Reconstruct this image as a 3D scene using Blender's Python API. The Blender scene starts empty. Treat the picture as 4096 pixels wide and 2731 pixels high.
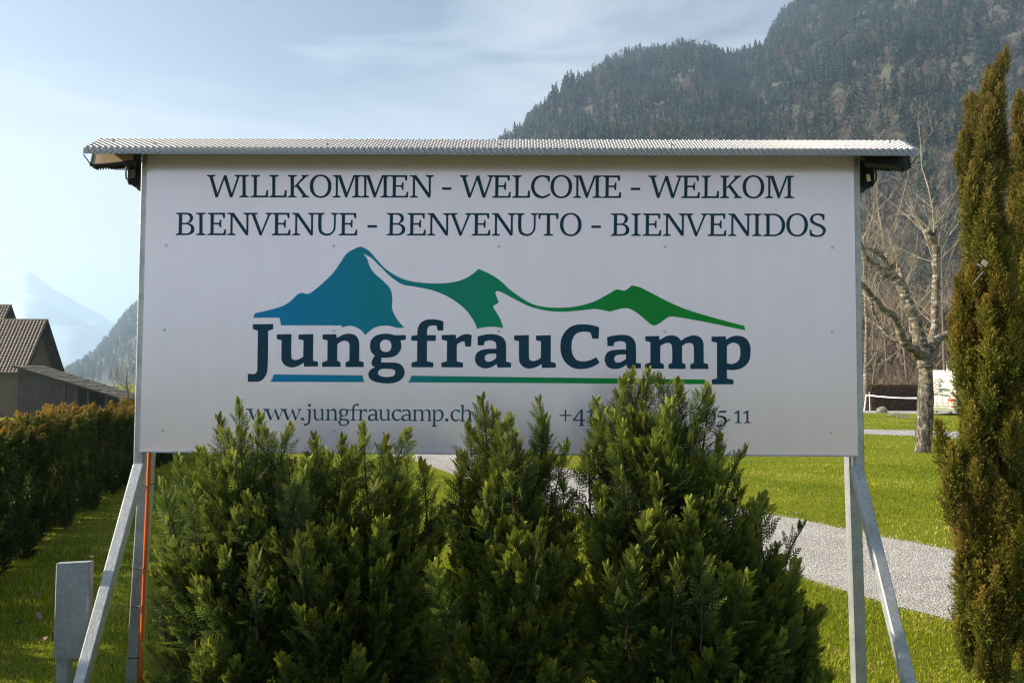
import bpy, math, random
import numpy as np
from mathutils import Vector, Matrix, noise
from mathutils.geometry import tessellate_polygon

rng = np.random.default_rng(7)
random.seed(7)
sc = bpy.context.scene
col = sc.collection
R = math.radians

# ------------------------------------------------------------------ camera
F_PX, CX, CY, CAM_H = 3500.0, 2048.0, 1365.5, 1.70
PITCH, ROLL = R(2.86), R(0.30)
fwd = Vector((0, math.cos(PITCH), math.sin(PITCH)))
right0 = Vector((1, 0, 0)); up0 = right0.cross(fwd)
right = right0 * math.cos(ROLL) + up0 * math.sin(ROLL)
up = up0 * math.cos(ROLL) - right0 * math.sin(ROLL)
cam_d = bpy.data.cameras.new('camera'); cam = bpy.data.objects.new('camera', cam_d); col.objects.link(cam)
cam.matrix_world = Matrix(((right.x, up.x, -fwd.x, 0), (right.y, up.y, -fwd.y, 0), (right.z, up.z, -fwd.z, CAM_H), (0, 0, 0, 1)))
cam_d.sensor_width = 36.0; cam_d.lens = F_PX / 4096 * 36.0
cam_d.clip_start = 0.1; cam_d.clip_end = 40000
sc.camera = cam

# ------------------------------------------------------------------ light
SUN_EL, SUN_AZ = R(27), R(-87)          # azimuth measured clockwise from +Y
sd = bpy.data.lights.new('sun', 'SUN'); so = bpy.data.objects.new('sun', sd); col.objects.link(so)
sd.energy = 5.0; sd.angle = R(0.53); sd.color = (1.0, 0.86, 0.65)
sun_dir = Vector((math.sin(SUN_AZ) * math.cos(SUN_EL), math.cos(SUN_AZ) * math.cos(SUN_EL), math.sin(SUN_EL)))
so.rotation_euler = sun_dir.to_track_quat('Z', 'Y').to_euler()
world = bpy.data.worlds.new('World'); sc.world = world; world.use_nodes = True
wn, wl = world.node_tree.nodes, world.node_tree.links
wn.clear()
sky = wn.new('ShaderNodeTexSky'); sky.sky_type = 'NISHITA'; sky.sun_disc = False
sky.sun_elevation = SUN_EL; sky.sun_rotation = SUN_AZ
sky.altitude = 500; sky.air_density = 1.1; sky.dust_density = 2.4; sky.ozone_density = 1.1
# thin high cloud mixed over the sky, laid out by direction only
tc = wn.new('ShaderNodeTexCoord')
mp = wn.new('ShaderNodeMapping'); mp.inputs['Scale'].default_value = (1.3, 1.3, 7.0); mp.inputs['Rotation'].default_value = (R(8), R(-5), R(20))
n1 = wn.new('ShaderNodeTexNoise'); n1.inputs['Scale'].default_value = 1.7; n1.inputs['Detail'].default_value = 7; n1.inputs['Roughness'].default_value = 0.55; n1.inputs['Distortion'].default_value = 0.5
cr = wn.new('ShaderNodeValToRGB'); cr.color_ramp.elements[0].position = 0.42; cr.color_ramp.elements[1].position = 0.64
cr.color_ramp.elements[1].color = (0.75, 0.75, 0.75, 1)
mx = wn.new('ShaderNodeMix'); mx.data_type = 'RGBA'; mx.inputs['B'].default_value = (8.6, 8.9, 9.3, 1)
bg = wn.new('ShaderNodeBackground'); bg.inputs['Strength'].default_value = 0.030
wo = wn.new('ShaderNodeOutputWorld')
wl.new(tc.outputs['Generated'], mp.inputs['Vector']); wl.new(mp.outputs['Vector'], n1.inputs['Vector'])
wl.new(n1.outputs['Fac'], cr.inputs['Fac']); wl.new(cr.outputs['Color'], mx.inputs['Factor'])
hx = wn.new('ShaderNodeSeparateXYZ'); hr = wn.new('ShaderNodeMapRange'); hr.interpolation_type = 'SMOOTHSTEP'
hr.inputs['From Min'].default_value = 0.04; hr.inputs['From Max'].default_value = 0.38; hr.inputs['To Min'].default_value = 0.85; hr.inputs['To Max'].default_value = 0.0
hm_ = wn.new('ShaderNodeMix'); hm_.data_type = 'RGBA'; hm_.inputs['B'].default_value = (11.6, 9.2, 8.2, 1)   # milky air towards the whole horizon
wl.new(tc.outputs['Generated'], hx.inputs[0]); wl.new(hx.outputs['Z'], hr.inputs['Value']); wl.new(hr.outputs['Result'], hm_.inputs['Factor'])
wl.new(sky.outputs['Color'], hm_.inputs['A']); wl.new(hm_.outputs['Result'], mx.inputs['A']); wl.new(mx.outputs['Result'], bg.inputs['Color']); wl.new(bg.outputs['Background'], wo.inputs['Surface'])
sc.view_settings.view_transform = 'Standard'; sc.view_settings.look = 'None'
sc.view_settings.exposure = 1.65; sc.view_settings.gamma = 1; sc.view_settings.use_curve_mapping = False
HAZE = 0.00025
sc.cycles.use_denoising = True; sc.cycles.denoiser = 'OPENIMAGEDENOISE'; sc.cycles.denoising_prefilter = 'NONE'; sc.cycles.filter_width = 1.25
sc.cycles.max_bounces = 8; sc.cycles.transparent_max_bounces = 16; sc.cycles.volume_bounces = 1
sc.cycles.sample_clamp_indirect = 4.0

# ------------------------------------------------------------------ helpers
def ray(px, py): return fwd * F_PX + right * (px - CX) - up * (py - CY)
def P(px, py, depth):
    d = ray(px, py); return Vector((0, 0, CAM_H)) + d * (depth / d.y)
def G(px, py):
    d = ray(px, py); return Vector((0, 0, CAM_H)) + d * (-CAM_H / d.z)

def mesh(name, v, f, smooth=False, tip=None, rnd=None):
    """v Nx3, f: MxK array or list of faces"""
    me = bpy.data.meshes.new(name)
    if isinstance(f, np.ndarray):
        v = np.asarray(v, dtype=np.float32); m, k = f.shape
        me.vertices.add(len(v)); me.vertices.foreach_set('co', v.ravel())
        me.loops.add(m * k); me.loops.foreach_set('vertex_index', f.astype(np.int32).ravel())
        me.polygons.add(m); me.polygons.foreach_set('loop_start', np.arange(0, m * k, k, dtype=np.int32))
        me.update(calc_edges=True)
    else:
        me.from_pydata([tuple(a) for a in v], [], f); me.update()
    if smooth: me.polygons.foreach_set('use_smooth', [True] * len(me.polygons))
    for nm, arr in (('tip', tip), ('rnd', rnd)):
        if arr is not None:
            at = me.attributes.new(nm, 'FLOAT', 'POINT'); at.data.foreach_set('value', np.asarray(arr, dtype=np.float32))
    return me
def add(name, me, mat=None, parent=None, loc=None, rot=None, scale=None):
    if mat is not None and not me.materials: me.materials.append(mat)
    o = bpy.data.objects.new(name, me); col.objects.link(o)
    if parent is not None: o.parent = parent
    if loc is not None: o.location = loc
    if rot is not None: o.rotation_euler = rot
    if scale is not None: o.scale = scale if hasattr(scale, '__len__') else (scale,) * 3
    return o
def thing(name, label, cat, loc=(0, 0, 0), rz=0, group=None):
    o = bpy.data.objects.new(name, None); col.objects.link(o); o.location = loc; o.rotation_euler = (0, 0, rz)
    o.empty_display_size = 0.1
    return tag(o, label, cat, group)
def tag(o, label=None, cat=None, group=None, kind=None):
    if label: o['label'] = label
    if cat: o['category'] = cat
    if group: o['group'] = group
    if kind: o['kind'] = kind
    return o

class MB:
    """collects simple solids into one mesh"""
    def __init__(s): s.v, s.f = [], []
    def raw(s, v, f):
        n = len(s.v); s.v += [tuple(a) for a in v]; s.f += [tuple(i + n for i in q) for q in f]; return s
    def box(s, c, d, rot=None, bev=0.0):
        hx, hy, hz = d[0] / 2, d[1] / 2, d[2] / 2
        if bev > 0:
            b = min(bev, hx * .9, hy * .9, hz * .9); vs = []
            pts = []
            for sx in (-1, 1):
                for sy in (-1, 1):
                    for sz in (-1, 1):
                        pts.append([(sx * hx, sy * (hy - b), sz * (hz - b)), (sx * (hx - b), sy * hy, sz * (hz - b)), (sx * (hx - b), sy * (hy - b), sz * hz)])
            vs = [p for q in pts for p in q]
            idx = lambda sx, sy, sz, k: ((sx * 2 + sy) * 2 + sz) * 3 + k
            fs = []
            for a in (0, 1):
                fs.append((idx(a, 0, 0, 0), idx(a, 1, 0, 0), idx(a, 1, 1, 0), idx(a, 0, 1, 0))[::(1 if a else -1)])
                fs.append((idx(0, a, 0, 1), idx(0, a, 1, 1), idx(1, a, 1, 1), idx(1, a, 0, 1))[::(1 if a else -1)])
                fs.append((idx(0, 0, a, 2), idx(1, 0, a, 2), idx(1, 1, a, 2), idx(0, 1, a, 2))[::(1 if a else -1)])
            for a in (0, 1):
                for b2 in (0, 1):
                    s1 = 1 if a == b2 else -1
                    fs.append((idx(a, b2, 0, 0), idx(a, b2, 0, 1), idx(a, b2, 1, 1), idx(a, b2, 1, 0))[::-s1])
                    fs.append((idx(a, 0, b2, 0), idx(a, 0, b2, 2), idx(a, 1, b2, 2), idx(a, 1, b2, 0))[::s1])
                    fs.append((idx(0, a, b2, 1), idx(0, a, b2, 2), idx(1, a, b2, 2), idx(1, a, b2, 1))[::-s1])
                    for c2 in (0, 1):
                        par = (a + b2 + c2) % 2
                        fs.append((idx(a, b2, c2, 0), idx(a, b2, c2, 1), idx(a, b2, c2, 2))[::(1 if par else -1)])
        else:
            vs = [(sx * hx, sy * hy, sz * hz) for sx in (-1, 1) for sy in (-1, 1) for sz in (-1, 1)]
            fs = [(0, 1, 3, 2), (4, 6, 7, 5), (0, 4, 5, 1), (2, 3, 7, 6), (0, 2, 6, 4), (1, 5, 7, 3)]
        M = rot if rot is not None else Matrix.Identity(3)
        if isinstance(M, tuple):
            from mathutils import Euler
            M = Euler(M).to_matrix()
        vs = [M @ Vector(p) + Vector(c) for p in vs]
        return s.raw(vs, fs)
    def bar(s, a, b, w, h=None, bev=0.0, roll=0.0):
        a, b = Vector(a), Vector(b); h = h or w; d = b - a
        z = d.normalized(); x = Vector((0, 0, 1)).cross(z)
        x = Vector((1, 0, 0)) if x.length < 1e-4 else x.normalized()
        y = z.cross(x); M = Matrix((x, y, z)).transposed() @ Matrix.Rotation(roll, 3, 'Z')
        return s.box((a + b) / 2, (w, h, d.length), M, bev)
    def tube(s, pts, rad, n=8, caps=True):
        pts = [Vector(p) for p in pts]; m = len(pts)
        rad = rad if hasattr(rad, '__len__') else [rad] * m
        base = len(s.v); prev = None
        for i, p in enumerate(pts):
            t = (pts[min(i + 1, m - 1)] - pts[max(i - 1, 0)]).normalized()
            if prev is None:
                x = t.cross(Vector((0, 0, 1)));  x = Vector((1, 0, 0)) if x.length < 1e-3 else x.normalized()
            else:
                x = prev - t * prev.dot(t); x = x.normalized() if x.length > 1e-6 else Vector((1, 0, 0))
            prev = x; y = t.cross(x)
            for k in range(n):
                a = 2 * math.pi * k / n; s.v.append(tuple(p + (x * math.cos(a) + y * math.sin(a)) * rad[i]))
        for i in range(m - 1):
            for k in range(n):
                a, b = base + i * n + k, base + i * n + (k + 1) % n
                s.f.append((a, b, b + n, a + n))
        if caps:
            s.f.append(tuple(base + k for k in range(n))[::-1]); s.f.append(tuple(base + (m - 1) * n + k for k in range(n)))
        return s
    def build(s, name, mat=None, parent=None, smooth=False, **k):
        me = mesh(name, s.v, s.f, smooth); return add(name, me, mat, parent, **k)

# ------------------------------------------------------------------ materials
class NT:
    def __init__(s, name):
        s.m = bpy.data.materials.new(name); s.m.use_nodes = True
        s.n, s.l = s.m.node_tree.nodes, s.m.node_tree.links
        s.b = s.n['Principled BSDF']; s.out = s.n['Material Output']
    def new(s, t, **kw):
        nd = s.n.new(t)
        for k, v in kw.items():
            if k in nd.inputs: nd.inputs[k].default_value = v
            else: setattr(nd, k, v)
        return nd
    def coord(s, kind='Object', scale=(1, 1, 1)):
        t = s.new('ShaderNodeTexCoord'); m = s.new('ShaderNodeMapping', Scale=scale); s.l.new(t.outputs[kind], m.inputs['Vector']); return m.outputs['Vector']
    def noise(s, vec, scale, detail=4, rough=0.55, dist=0.0):
        t = s.new('ShaderNodeTexNoise', Scale=scale, Detail=detail, Roughness=rough, Distortion=dist)
        if vec is not None: s.l.new(vec, t.inputs['Vector'])
        return t.outputs['Fac']
    def ramp(s, fac, stops):
        t = s.new('ShaderNodeValToRGB'); e = t.color_ramp.elements
        while len(e) < len(stops): e.new(0.5)
        for q, (p, c) in zip(e, stops):
            q.position = p; q.color = (c, c, c, 1) if not hasattr(c, '__len__') else (*c, 1)
        s.l.new(fac, t.inputs['Fac']); return t.outputs['Color']
    def mix(s, fac, a, b, mode='MIX'):
        t = s.new('ShaderNodeMix', data_type='RGBA', blend_type=mode)
        for key, v in (('Factor', fac), ('A', a), ('B', b)):
            if hasattr(v, 'is_linked') or hasattr(v, 'links'): s.l.new(v, t.inputs[key])
            elif key == 'Factor': t.inputs[key].default_value = v
            else: t.inputs[key].default_value = (*v, 1)
        return t.outputs['Result']
    def attr(s, name): return s.new('ShaderNodeAttribute', attribute_name=name).outputs['Fac']
    def orand(s): return s.new('ShaderNodeObjectInfo').outputs['Random']
    def col(s, c):
        if hasattr(c, '__len__'): s.b.inputs['Base Color'].default_value = (*c, 1)
        else: s.l.new(c, s.b.inputs['Base Color'])
        return s
    def set(s, **k):
        for a, v in k.items():
            key = a.replace('_', ' ')
            if hasattr(v, 'links'): s.l.new(v, s.b.inputs[key])
            else: s.b.inputs[key].default_value = v
        return s
    def bump(s, h, dist, strength=1.0):
        t = s.new('ShaderNodeBump', Strength=strength, Distance=dist); s.l.new(h, t.inputs['Height']); s.l.new(t.outputs['Normal'], s.b.inputs['Normal']); return s
    def leafy(s, c, trans=0.35, rough=0.5):
        s.b.inputs['Roughness'].default_value = rough; s.b.inputs['Specular IOR Level'].default_value = 0.22
        tr = s.new('ShaderNodeBsdfTranslucent'); s.l.new(c, tr.inputs['Color']); s.col(c)
        mx = s.new('ShaderNodeMixShader', Fac=trans); s.l.new(s.b.outputs[0], mx.inputs[1]); s.l.new(tr.outputs[0], mx.inputs[2]); s.l.new(mx.outputs[0], s.out.inputs['Surface'])
        return s

def simple(name, c, rough=0.6, metal=0.0, var=0.12, scale=8.0, bump=0.0, **k):
    t = NT(name); v = t.coord(); nz = t.noise(v, scale, 5)
    lo = tuple(x * (1 - var) for x in c); hi = tuple(min(1, x * (1 + var)) for x in c)
    t.col(t.ramp(nz, [(0.35, lo), (0.65, hi)])).set(Roughness=rough, Metallic=metal, **k)
    if bump: t.bump(t.noise(v, scale * 6, 4), bump)
    return t.m

def galv(name, base=(0.42, 0.44, 0.46), scale=9.0, metal=0.55, rough=0.48):
    t = NT(name); v = t.coord()
    vo = t.new('ShaderNodeTexVoronoi', Scale=scale * 11); t.l.new(v, vo.inputs['Vector'])
    sp = t.new('ShaderNodeSeparateColor'); t.l.new(vo.outputs['Color'], sp.inputs['Color'])
    a = t.ramp(sp.outputs['Red'], [(0.0, tuple(x * 0.9 for x in base)), (1.0, tuple(min(1, x * 1.08) for x in base))])
    st = t.ramp(t.noise(v, scale, 6, 0.65), [(0.38, 0.78), (0.6, 1.0)])
    t.col(t.mix(1.0, a, st, 'MULTIPLY')).set(Roughness=rough, Metallic=metal)
    t.bump(t.noise(v, scale * 8, 3), 0.0015)
    return t.m

M = {}
M['galv'] = galv('galvanised_steel')
M['galv_dull'] = galv('weathered_zinc', (0.34, 0.37, 0.4), 5.0, 0.35, 0.6)
M['tread'] = simple('tread_plate_aluminium', (0.30, 0.31, 0.33), 0.42, 0.8, 0.06, 20)
M['black'] = simple('black_powder_coat', (0.018, 0.019, 0.021), 0.5, 0, 0.2, 30)
M['rubber'] = simple('black_cable', (0.012, 0.012, 0.013), 0.6)
M['orange'] = simple('orange_conduit', (0.72, 0.14, 0.02), 0.45, 0, 0.08, 12)
M['screw'] = simple('screw_zinc', (0.45, 0.45, 0.45), 0.4, 0.8)
M['sticker'] = simple('pale_sticker', (0.55, 0.6, 0.35), 0.5)
M['lens'] = simple('lamp_glass', (0.36, 0.28, 0.18), 0.12, 0, 0.08, 6)

# white composite panel: faint dirt, a few specks, glossy lacquer
t = NT('white_composite_panel'); v = t.coord()
d1 = t.ramp(t.noise(v, 1.6, 5, 0.6), [(0.3, (0.80, 0.70, 0.77)), (0.7, (0.85, 0.75, 0.82))])
st_ = t.ramp(t.noise(t.coord('Object', (9, 1, .35)), 1.0, 5, .6), [(0.35, 0.975), (0.62, 1.0)]); d1 = t.mix(1.0, d1, st_, 'MULTIPLY')
d2 = t.ramp(t.noise(v, 95, 2, 0.5), [(0.735, 1.0), (0.77, 0.3)])
t.col(t.mix(1.0, d1, d2, 'MULTIPLY')).set(Roughness=0.19, IOR=1.6, Metallic=0.3)
t.bump(t.noise(v, 2.2, 2), 0.002)
M['panel'] = t.m
def ink(name, c):
    t = NT(name); v = t.coord(); t.col(t.ramp(t.noise(v, 5, 3), [(0.3, tuple(x * .9 for x in c)), (0.7, tuple(x * 1.1 for x in c))])).set(Roughness=0.5, Specular_IOR_Level=0.2); return t.m
M['ink'] = ink('dark_teal_vinyl', (0.003, 0.042, 0.080))
M['ink_small'] = ink('teal_vinyl', (0.004, 0.07, 0.125))
# ------------------------------------------------------------------ lettering outlines
def ell(cx, cy, rx, ry, n=2.15, k=40):
    out = []
    for i in range(k):
        a = 2 * math.pi * i / k; c, s_ = math.cos(a), math.sin(a)
        out.append((cx + rx * math.copysign(abs(c) ** (2 / n), c), cy + ry * math.copysign(abs(s_) ** (2 / n), s_)))
    return out
def contour(txt, sub=5):
    """'x,y' corner, 'x,ys' smooth; returns a dense polygon"""
    pts = []
    for w in txt.split():
        sm = w.endswith('s'); a, b = (w[:-1] if sm else w).split(','); pts.append((float(a), float(b), sm))
    n = len(pts); out = []
    def tan(i):
        p0, p1, p2 = pts[i - 1], pts[i], pts[(i + 1) % n]
        return ((p2[0] - p0[0]) * .5, (p2[1] - p0[1]) * .5)
    for i in range(n):
        a, b = pts[i], pts[(i + 1) % n]
        out.append((a[0], a[1]))
        if not (a[2] or b[2]): continue
        L = math.hypot(b[0] - a[0], b[1] - a[1])
        def lim(t_):
            l = math.hypot(*t_); return (t_[0] * L / l, t_[1] * L / l) if l > 1e-6 else (0, 0)
        tb = lim(tan((i + 1) % n)) if b[2] else None
        ta = lim(tan(i)) if a[2] else None
        if ta is None: ta = (2 * (b[0] - a[0]) - tb[0], 2 * (b[1] - a[1]) - tb[1]); ta = (ta[0] * .6, ta[1] * .6)
        if tb is None: tb = (2 * (b[0] - a[0]) - ta[0], 2 * (b[1] - a[1]) - ta[1]); tb = (tb[0] * .6, tb[1] * .6)
        for k in range(1, sub):
            u = k / sub; h00 = 2 * u**3 - 3 * u**2 + 1; h10 = u**3 - 2 * u**2 + u; h01 = -2 * u**3 + 3 * u**2; h11 = u**3 - u**2
            out.append((h00 * a[0] + h10 * ta[0] + h01 * b[0] + h11 * tb[0], h00 * a[1] + h10 * ta[1] + h01 * b[1] + h11 * tb[1]))
    return out
CAP = {
'I': ['0,0 197,0 197,20 133,45 133,414 197,440 197,460 0,460 0,440 66,414 66,45 0,20'],
'W': ['0,0 173,0 173,22 120,43 215,369 348,7 400,7 508,372 620,47 566,22 566,0 690,0 690,20 663,45 520,460 468,460 354,100 221,460 174,460 52,47 0,22'],
'L': ['5,0 197,0 197,20 133,47 128,420 295,420 310,410 325,312 363,312 361,460 0,460 0,440 66,414 66,47 5,20'],
'K': ['5,0 197,0 197,20 133,47 133,236 313,42 285,22 285,0 438,0 438,20 375,45 225,194 388,414 445,437 445,460 284,460 284,443 312,418 177,240 133,262 133,414 190,440 190,460 0,460 0,440 63,414 63,47 5,20'],
'O': [('e', 223, 230, 223, 239), ('e', 223, 229, 151, 203)],
'M': ['0,0 169,0 290,357 424,0 592,0 592,20 525,45 522,414 592,440 592,460 391,460 391,440 457,414 456,35 292,460 256,460 108,33 104,412 162,437 162,460 -4,460 -4,440 60,414 60,45 0,20'],
'E': ['8,0 365,0 363,112 327,112 313,45 305,40 137,40 133,204 235,204 250,190 262,140 290,140 287,301 257,301 243,255 232,240 133,240 130,422 318,422 335,405 350,340 385,340 382,460 0,460 0,440 64,414 67,45 8,22'],
'N': ['0,0 135,0 388,358 390,50 328,22 328,0 496,0 496,20 434,48 430,400 422,460 378,460 110,78 107,412 167,437 167,460 0,460 0,440 62,414 66,45 0,20'],
'C': ['389,18 386,133 350,133 335,68 222,31s 111,100s 72,226s 111,352s 222,421s 310,404s 393,362 396,403 288,463s 214,472s 89,426s 0,234s 74,49s 207,-3s 310,3s'],
'B': ['8,0 225,0 320,25s 358,100s 330,180s 258,215 340,245s 386,330s 350,420s 220,460 0,460 0,440 60,414 68,45 8,22', '135,36 200,36 265,55s 290,115s 255,190s 190,206 133,206', '132,240 215,240 290,270s 312,335s 280,405s 200,422 128,422'],
'V': ['0,0 167,0 167,20 112,45 238,382 373,45 322,20 322,0 470,0 470,20 418,45 242,465 203,465 42,45 0,20'],
'U': ['0,0 198,0 198,20 137,45 133,307s 158,386s 254,423s 350,375s 379,285s 382,45 322,20 322,0 475,0 475,20 423,45 418,307s 396,375s 328,443s 237,468s 113,426s 68,330s 68,45 0,20'],
'T': ['0,0 410,0 410,118 370,118 355,45 345,38 238,38 238,412 300,437 300,460 104,460 104,440 170,412 172,38 60,38 48,45 36,118 0,118'],
'D': ['0,0 244,0 380,65s 451,226s 390,398s 234,463 0,463 0,440 62,414 60,45 0,20', '132,36 213,36 328,91s 378,237s 333,378s 229,427 132,427'],
'S': ['307,16 307,130 270,130 253,65 174,30s 96,54s 70,106s 96,159s 174,197s 268,237s 326,294s 331,367s 268,451s 164,477s 80,470s 4,449 2,326 37,326 49,393 101,425s 164,438s 247,409s 272,352s 237,294s 174,258s 75,216s 18,164s 13,91s 60,23s 153,-6s 247,0s'],
'-': ['0,248 194,248 194,300 0,300'],
}
K_ = 0.19558
ROW1 = [('W', 828), ('I', 957), ('L', 1002), ('L', 1076), ('K', 1150), ('O', 1239), ('M', 1331), ('M', 1445), ('E', 1558), ('N', 1639), ('-', 1768), ('W', 1839), ('E', 1968), ('L', 2049), ('C', 2123.5), ('O', 2201.6), ('M', 2293), ('E', 2409), ('-', 2523), ('W', 2593.7), ('E', 2724), ('L', 2805), ('K', 2879.7), ('O', 2970), ('M', 3061)]
ROW2 = [('B', 702.7), ('I', 784.5), ('E', 829), ('N', 909.4), ('V', 999), ('E', 1087), ('N', 1168), ('U', 1260.5), ('E', 1354), ('-', 1470), ('B', 1546), ('E', 1628), ('N', 1708.5), ('V', 1798), ('E', 1886), ('N', 1967), ('U', 2060), ('T', 2153.8), ('O', 2239.5), ('-', 2365.5), ('B', 2442.5), ('I', 2525), ('E', 2570), ('N', 2651), ('V', 2740.6), ('E', 2830), ('N', 2912.5), ('I', 3008.4), ('D', 3053), ('O', 3144.7), ('S', 3238)]
Z4 = (980, 1230, .2806); Z5 = (1600, 1250, .2721); Z6 = (2200, 1250, .3571)
LOGO = [
(Z4, ['110,237 403,233 403,307 330,332 322,860s 300,960s 240,1035s 165,1057 40,1057 40,943 120,945 150,938s 172,905s 176,850 183,332 112,305']),
(Z4, ['453,383 665,376 661,685s 675,735s 720,745s 775,732s 830,697 834,468 763,450 763,383 975,377 970,755 1041,773 1041,838 845,843 836,785 760,830s 665,852s 575,825s 525,760s 519,690s 522,466 453,448']),
(Z4, ['1105,383 1302,377 1309,437 1390,388s 1490,372s 1580,400s 1622,470s 1630,540s 1627,757 1693,779 1693,847 1434,847 1434,779 1486,755 1489,560s 1480,500s 1430,474s 1370,485s 1318,524 1314,755 1363,779 1363,845 1099,845 1099,779 1173,755 1177,468 1105,450']),
(Z4, ['2130,393 2293,390 2293,457 2213,470 2230,540s 2210,620s 2140,690s 2010,716s 1945,712 1942,780 2110,782 2220,810s 2275,900s 2250,1000s 2150,1065s 2010,1080s 1850,1055s 1775,1005s 1758,940s 1790,885s 1858,850 1815,825s 1803,790s 1820,735s 1853,684 1800,630s 1782,555s 1800,460s 1880,393s 2010,371s 2080,378s',
      '2005,458s 2065,480s 2087,545s 2065,612s 2005,632s 1945,608s 1924,540s 1945,480s', '1945,874 2070,875s 2130,890s 2143,925s 2120,970s 2020,988s 1930,973s 1896,935s 1910,900s']),
(Z5, ['257,328 257,250s 300,155s 380,108s 480,98s 570,108s 640,132 637,264 552,262 539,196 480,190s 420,208s 400,260s 400,330 528,330 526,417 398,417 396,713 491,736 491,803 170,803 170,734 250,712 253,415 165,413 165,343']),
(Z5, ['612,330 819,323 827,384 900,335s 965,315s 1010,318s 1054,332 1046,499 962,499 946,423 890,435s 836,472 834,714 927,738 927,805 608,803 608,736 688,712 691,416 612,398']),
(Z5, ['1139,351 1240,325s 1350,316s 1470,340s 1540,400s 1560,490s 1559,718 1633,737 1633,804 1435,808 1418,755 1345,800s 1255,819s 1160,790s 1110,730s 1103,670s 1125,600s 1190,552s 1300,533s 1414,531 1414,480s 1400,435s 1340,410s 1290,413s 1246,426 1232,482 1144,482', '1414,605 1330,604s 1265,622s 1245,665s 1262,708s 1310,720s 1360,705s 1414,666']),
(Z5, ['1678,336 1896,329 1896,630s 1905,690s 1955,711s 2015,698s 2070,662 2072,425 1999,405 1999,338 2218,331 2216,722 2291,742 2291,808 2088,814 2078,755 2000,800s 1900,823s 1810,795s 1758,730s 1749,660s 1750,422 1678,404']),
(Z6, ['551,165 546,294 473,292 456,227 420,217s 365,214s 290,240s 250,310s 241,390s 255,470s 300,530s 375,545s 450,532s 517,499 557,559 480,605s 375,631s 260,620s 180,565s 130,480s 116,380s 135,270s 200,180s 280,140s 375,131s 470,140s']),
(Z6, ['639,275 720,256s 810,249s 890,262s 945,310s 962,380s 962,560 1019,571 1019,624 869,627 855,583 800,618s 727,632s 650,610s 615,550s 615,495s 650,440s 720,418s 850,414 850,375s 840,335s 790,320s 750,325s 722,331 711,376 643,376', '850,470 780,470s 735,485s 720,515s 733,550s 770,558s 810,545s 850,518']),
(Z6, ['1067,265 1223,261 1229,308 1295,268s 1365,254s 1430,272s 1468,314 1530,275s 1610,255s 1680,275s 1715,325s 1721,385s 1722,562 1775,580 1774,632 1570,632 1570,580 1610,562 1610,400s 1600,355s 1560,340s 1515,350s 1480,377 1480,561 1518,578 1518,631 1327,630 1327,578 1367,561 1367,400s 1355,352s 1320,340s 1275,350s 1236,376 1235,559 1276,577 1276,629 1065,628 1065,576 1124,557 1124,332 1067,317']),
(Z6, ['1809,269 1967,265 1974,303 2030,270s 2100,258s 2190,285s 2240,360s 2247,450s 2225,550s 2150,620s 2060,643s 1982,637 1982,737 2055,751 2055,803 1812,803 1812,750 1870,735 1870,338 1809,322', '1982,375 2020,345s 2060,337s 2115,365s 2132,440s 2115,530s 2050,573s 1982,563']),
]
W1 = (980, 1600, .19983); W2 = (1440, 1600, .19983); WP = (2220, 1600, .34864)
_w = '708,172 848,176 848,190 818,200 872,352 945,178 965,178 1025,352 1085,205 1052,188 1052,175 1133,175 1133,190 1105,203 1020,403 1000,403 935,225 868,403 842,403 765,205 708,188'
_u = '1350,185 1422,178 1418,330s 1435,370s 1480,378s 1528,360 1530,205 1497,195 1500,183 1570,175 1567,378 1600,388 1600,395 1533,408 1530,378 1480,402s 1430,405s 1390,375s 1380,330s 1382,210 1350,200'
_a = ['177,197 260,177s 320,195s 343,250s 342,370 352,388s 385,385 385,395 345,413s 315,405s 303,380 265,405s 220,415s 170,395s 158,350s 180,305s 240,280s 303,275 300,235s 270,202s 230,208s 178,237', '302,300 240,305s 205,330s 205,365s 235,387s 270,380s 302,360']
_c = '822,192 822,238 805,240 760,208s 715,210s 685,250s 682,310s 705,365s 755,385s 825,355 828,372 780,405s 735,417s 670,390s 636,320s 645,250s 690,198s 760,180s'
_1 = '362,132 410,104 425,104 425,232 455,243 455,249 370,249 370,243 402,232 402,135 362,140'
def off(z, dx, dy=0): return (z[0] + dx * z[2], z[1] + dy * z[2], z[2])
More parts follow.
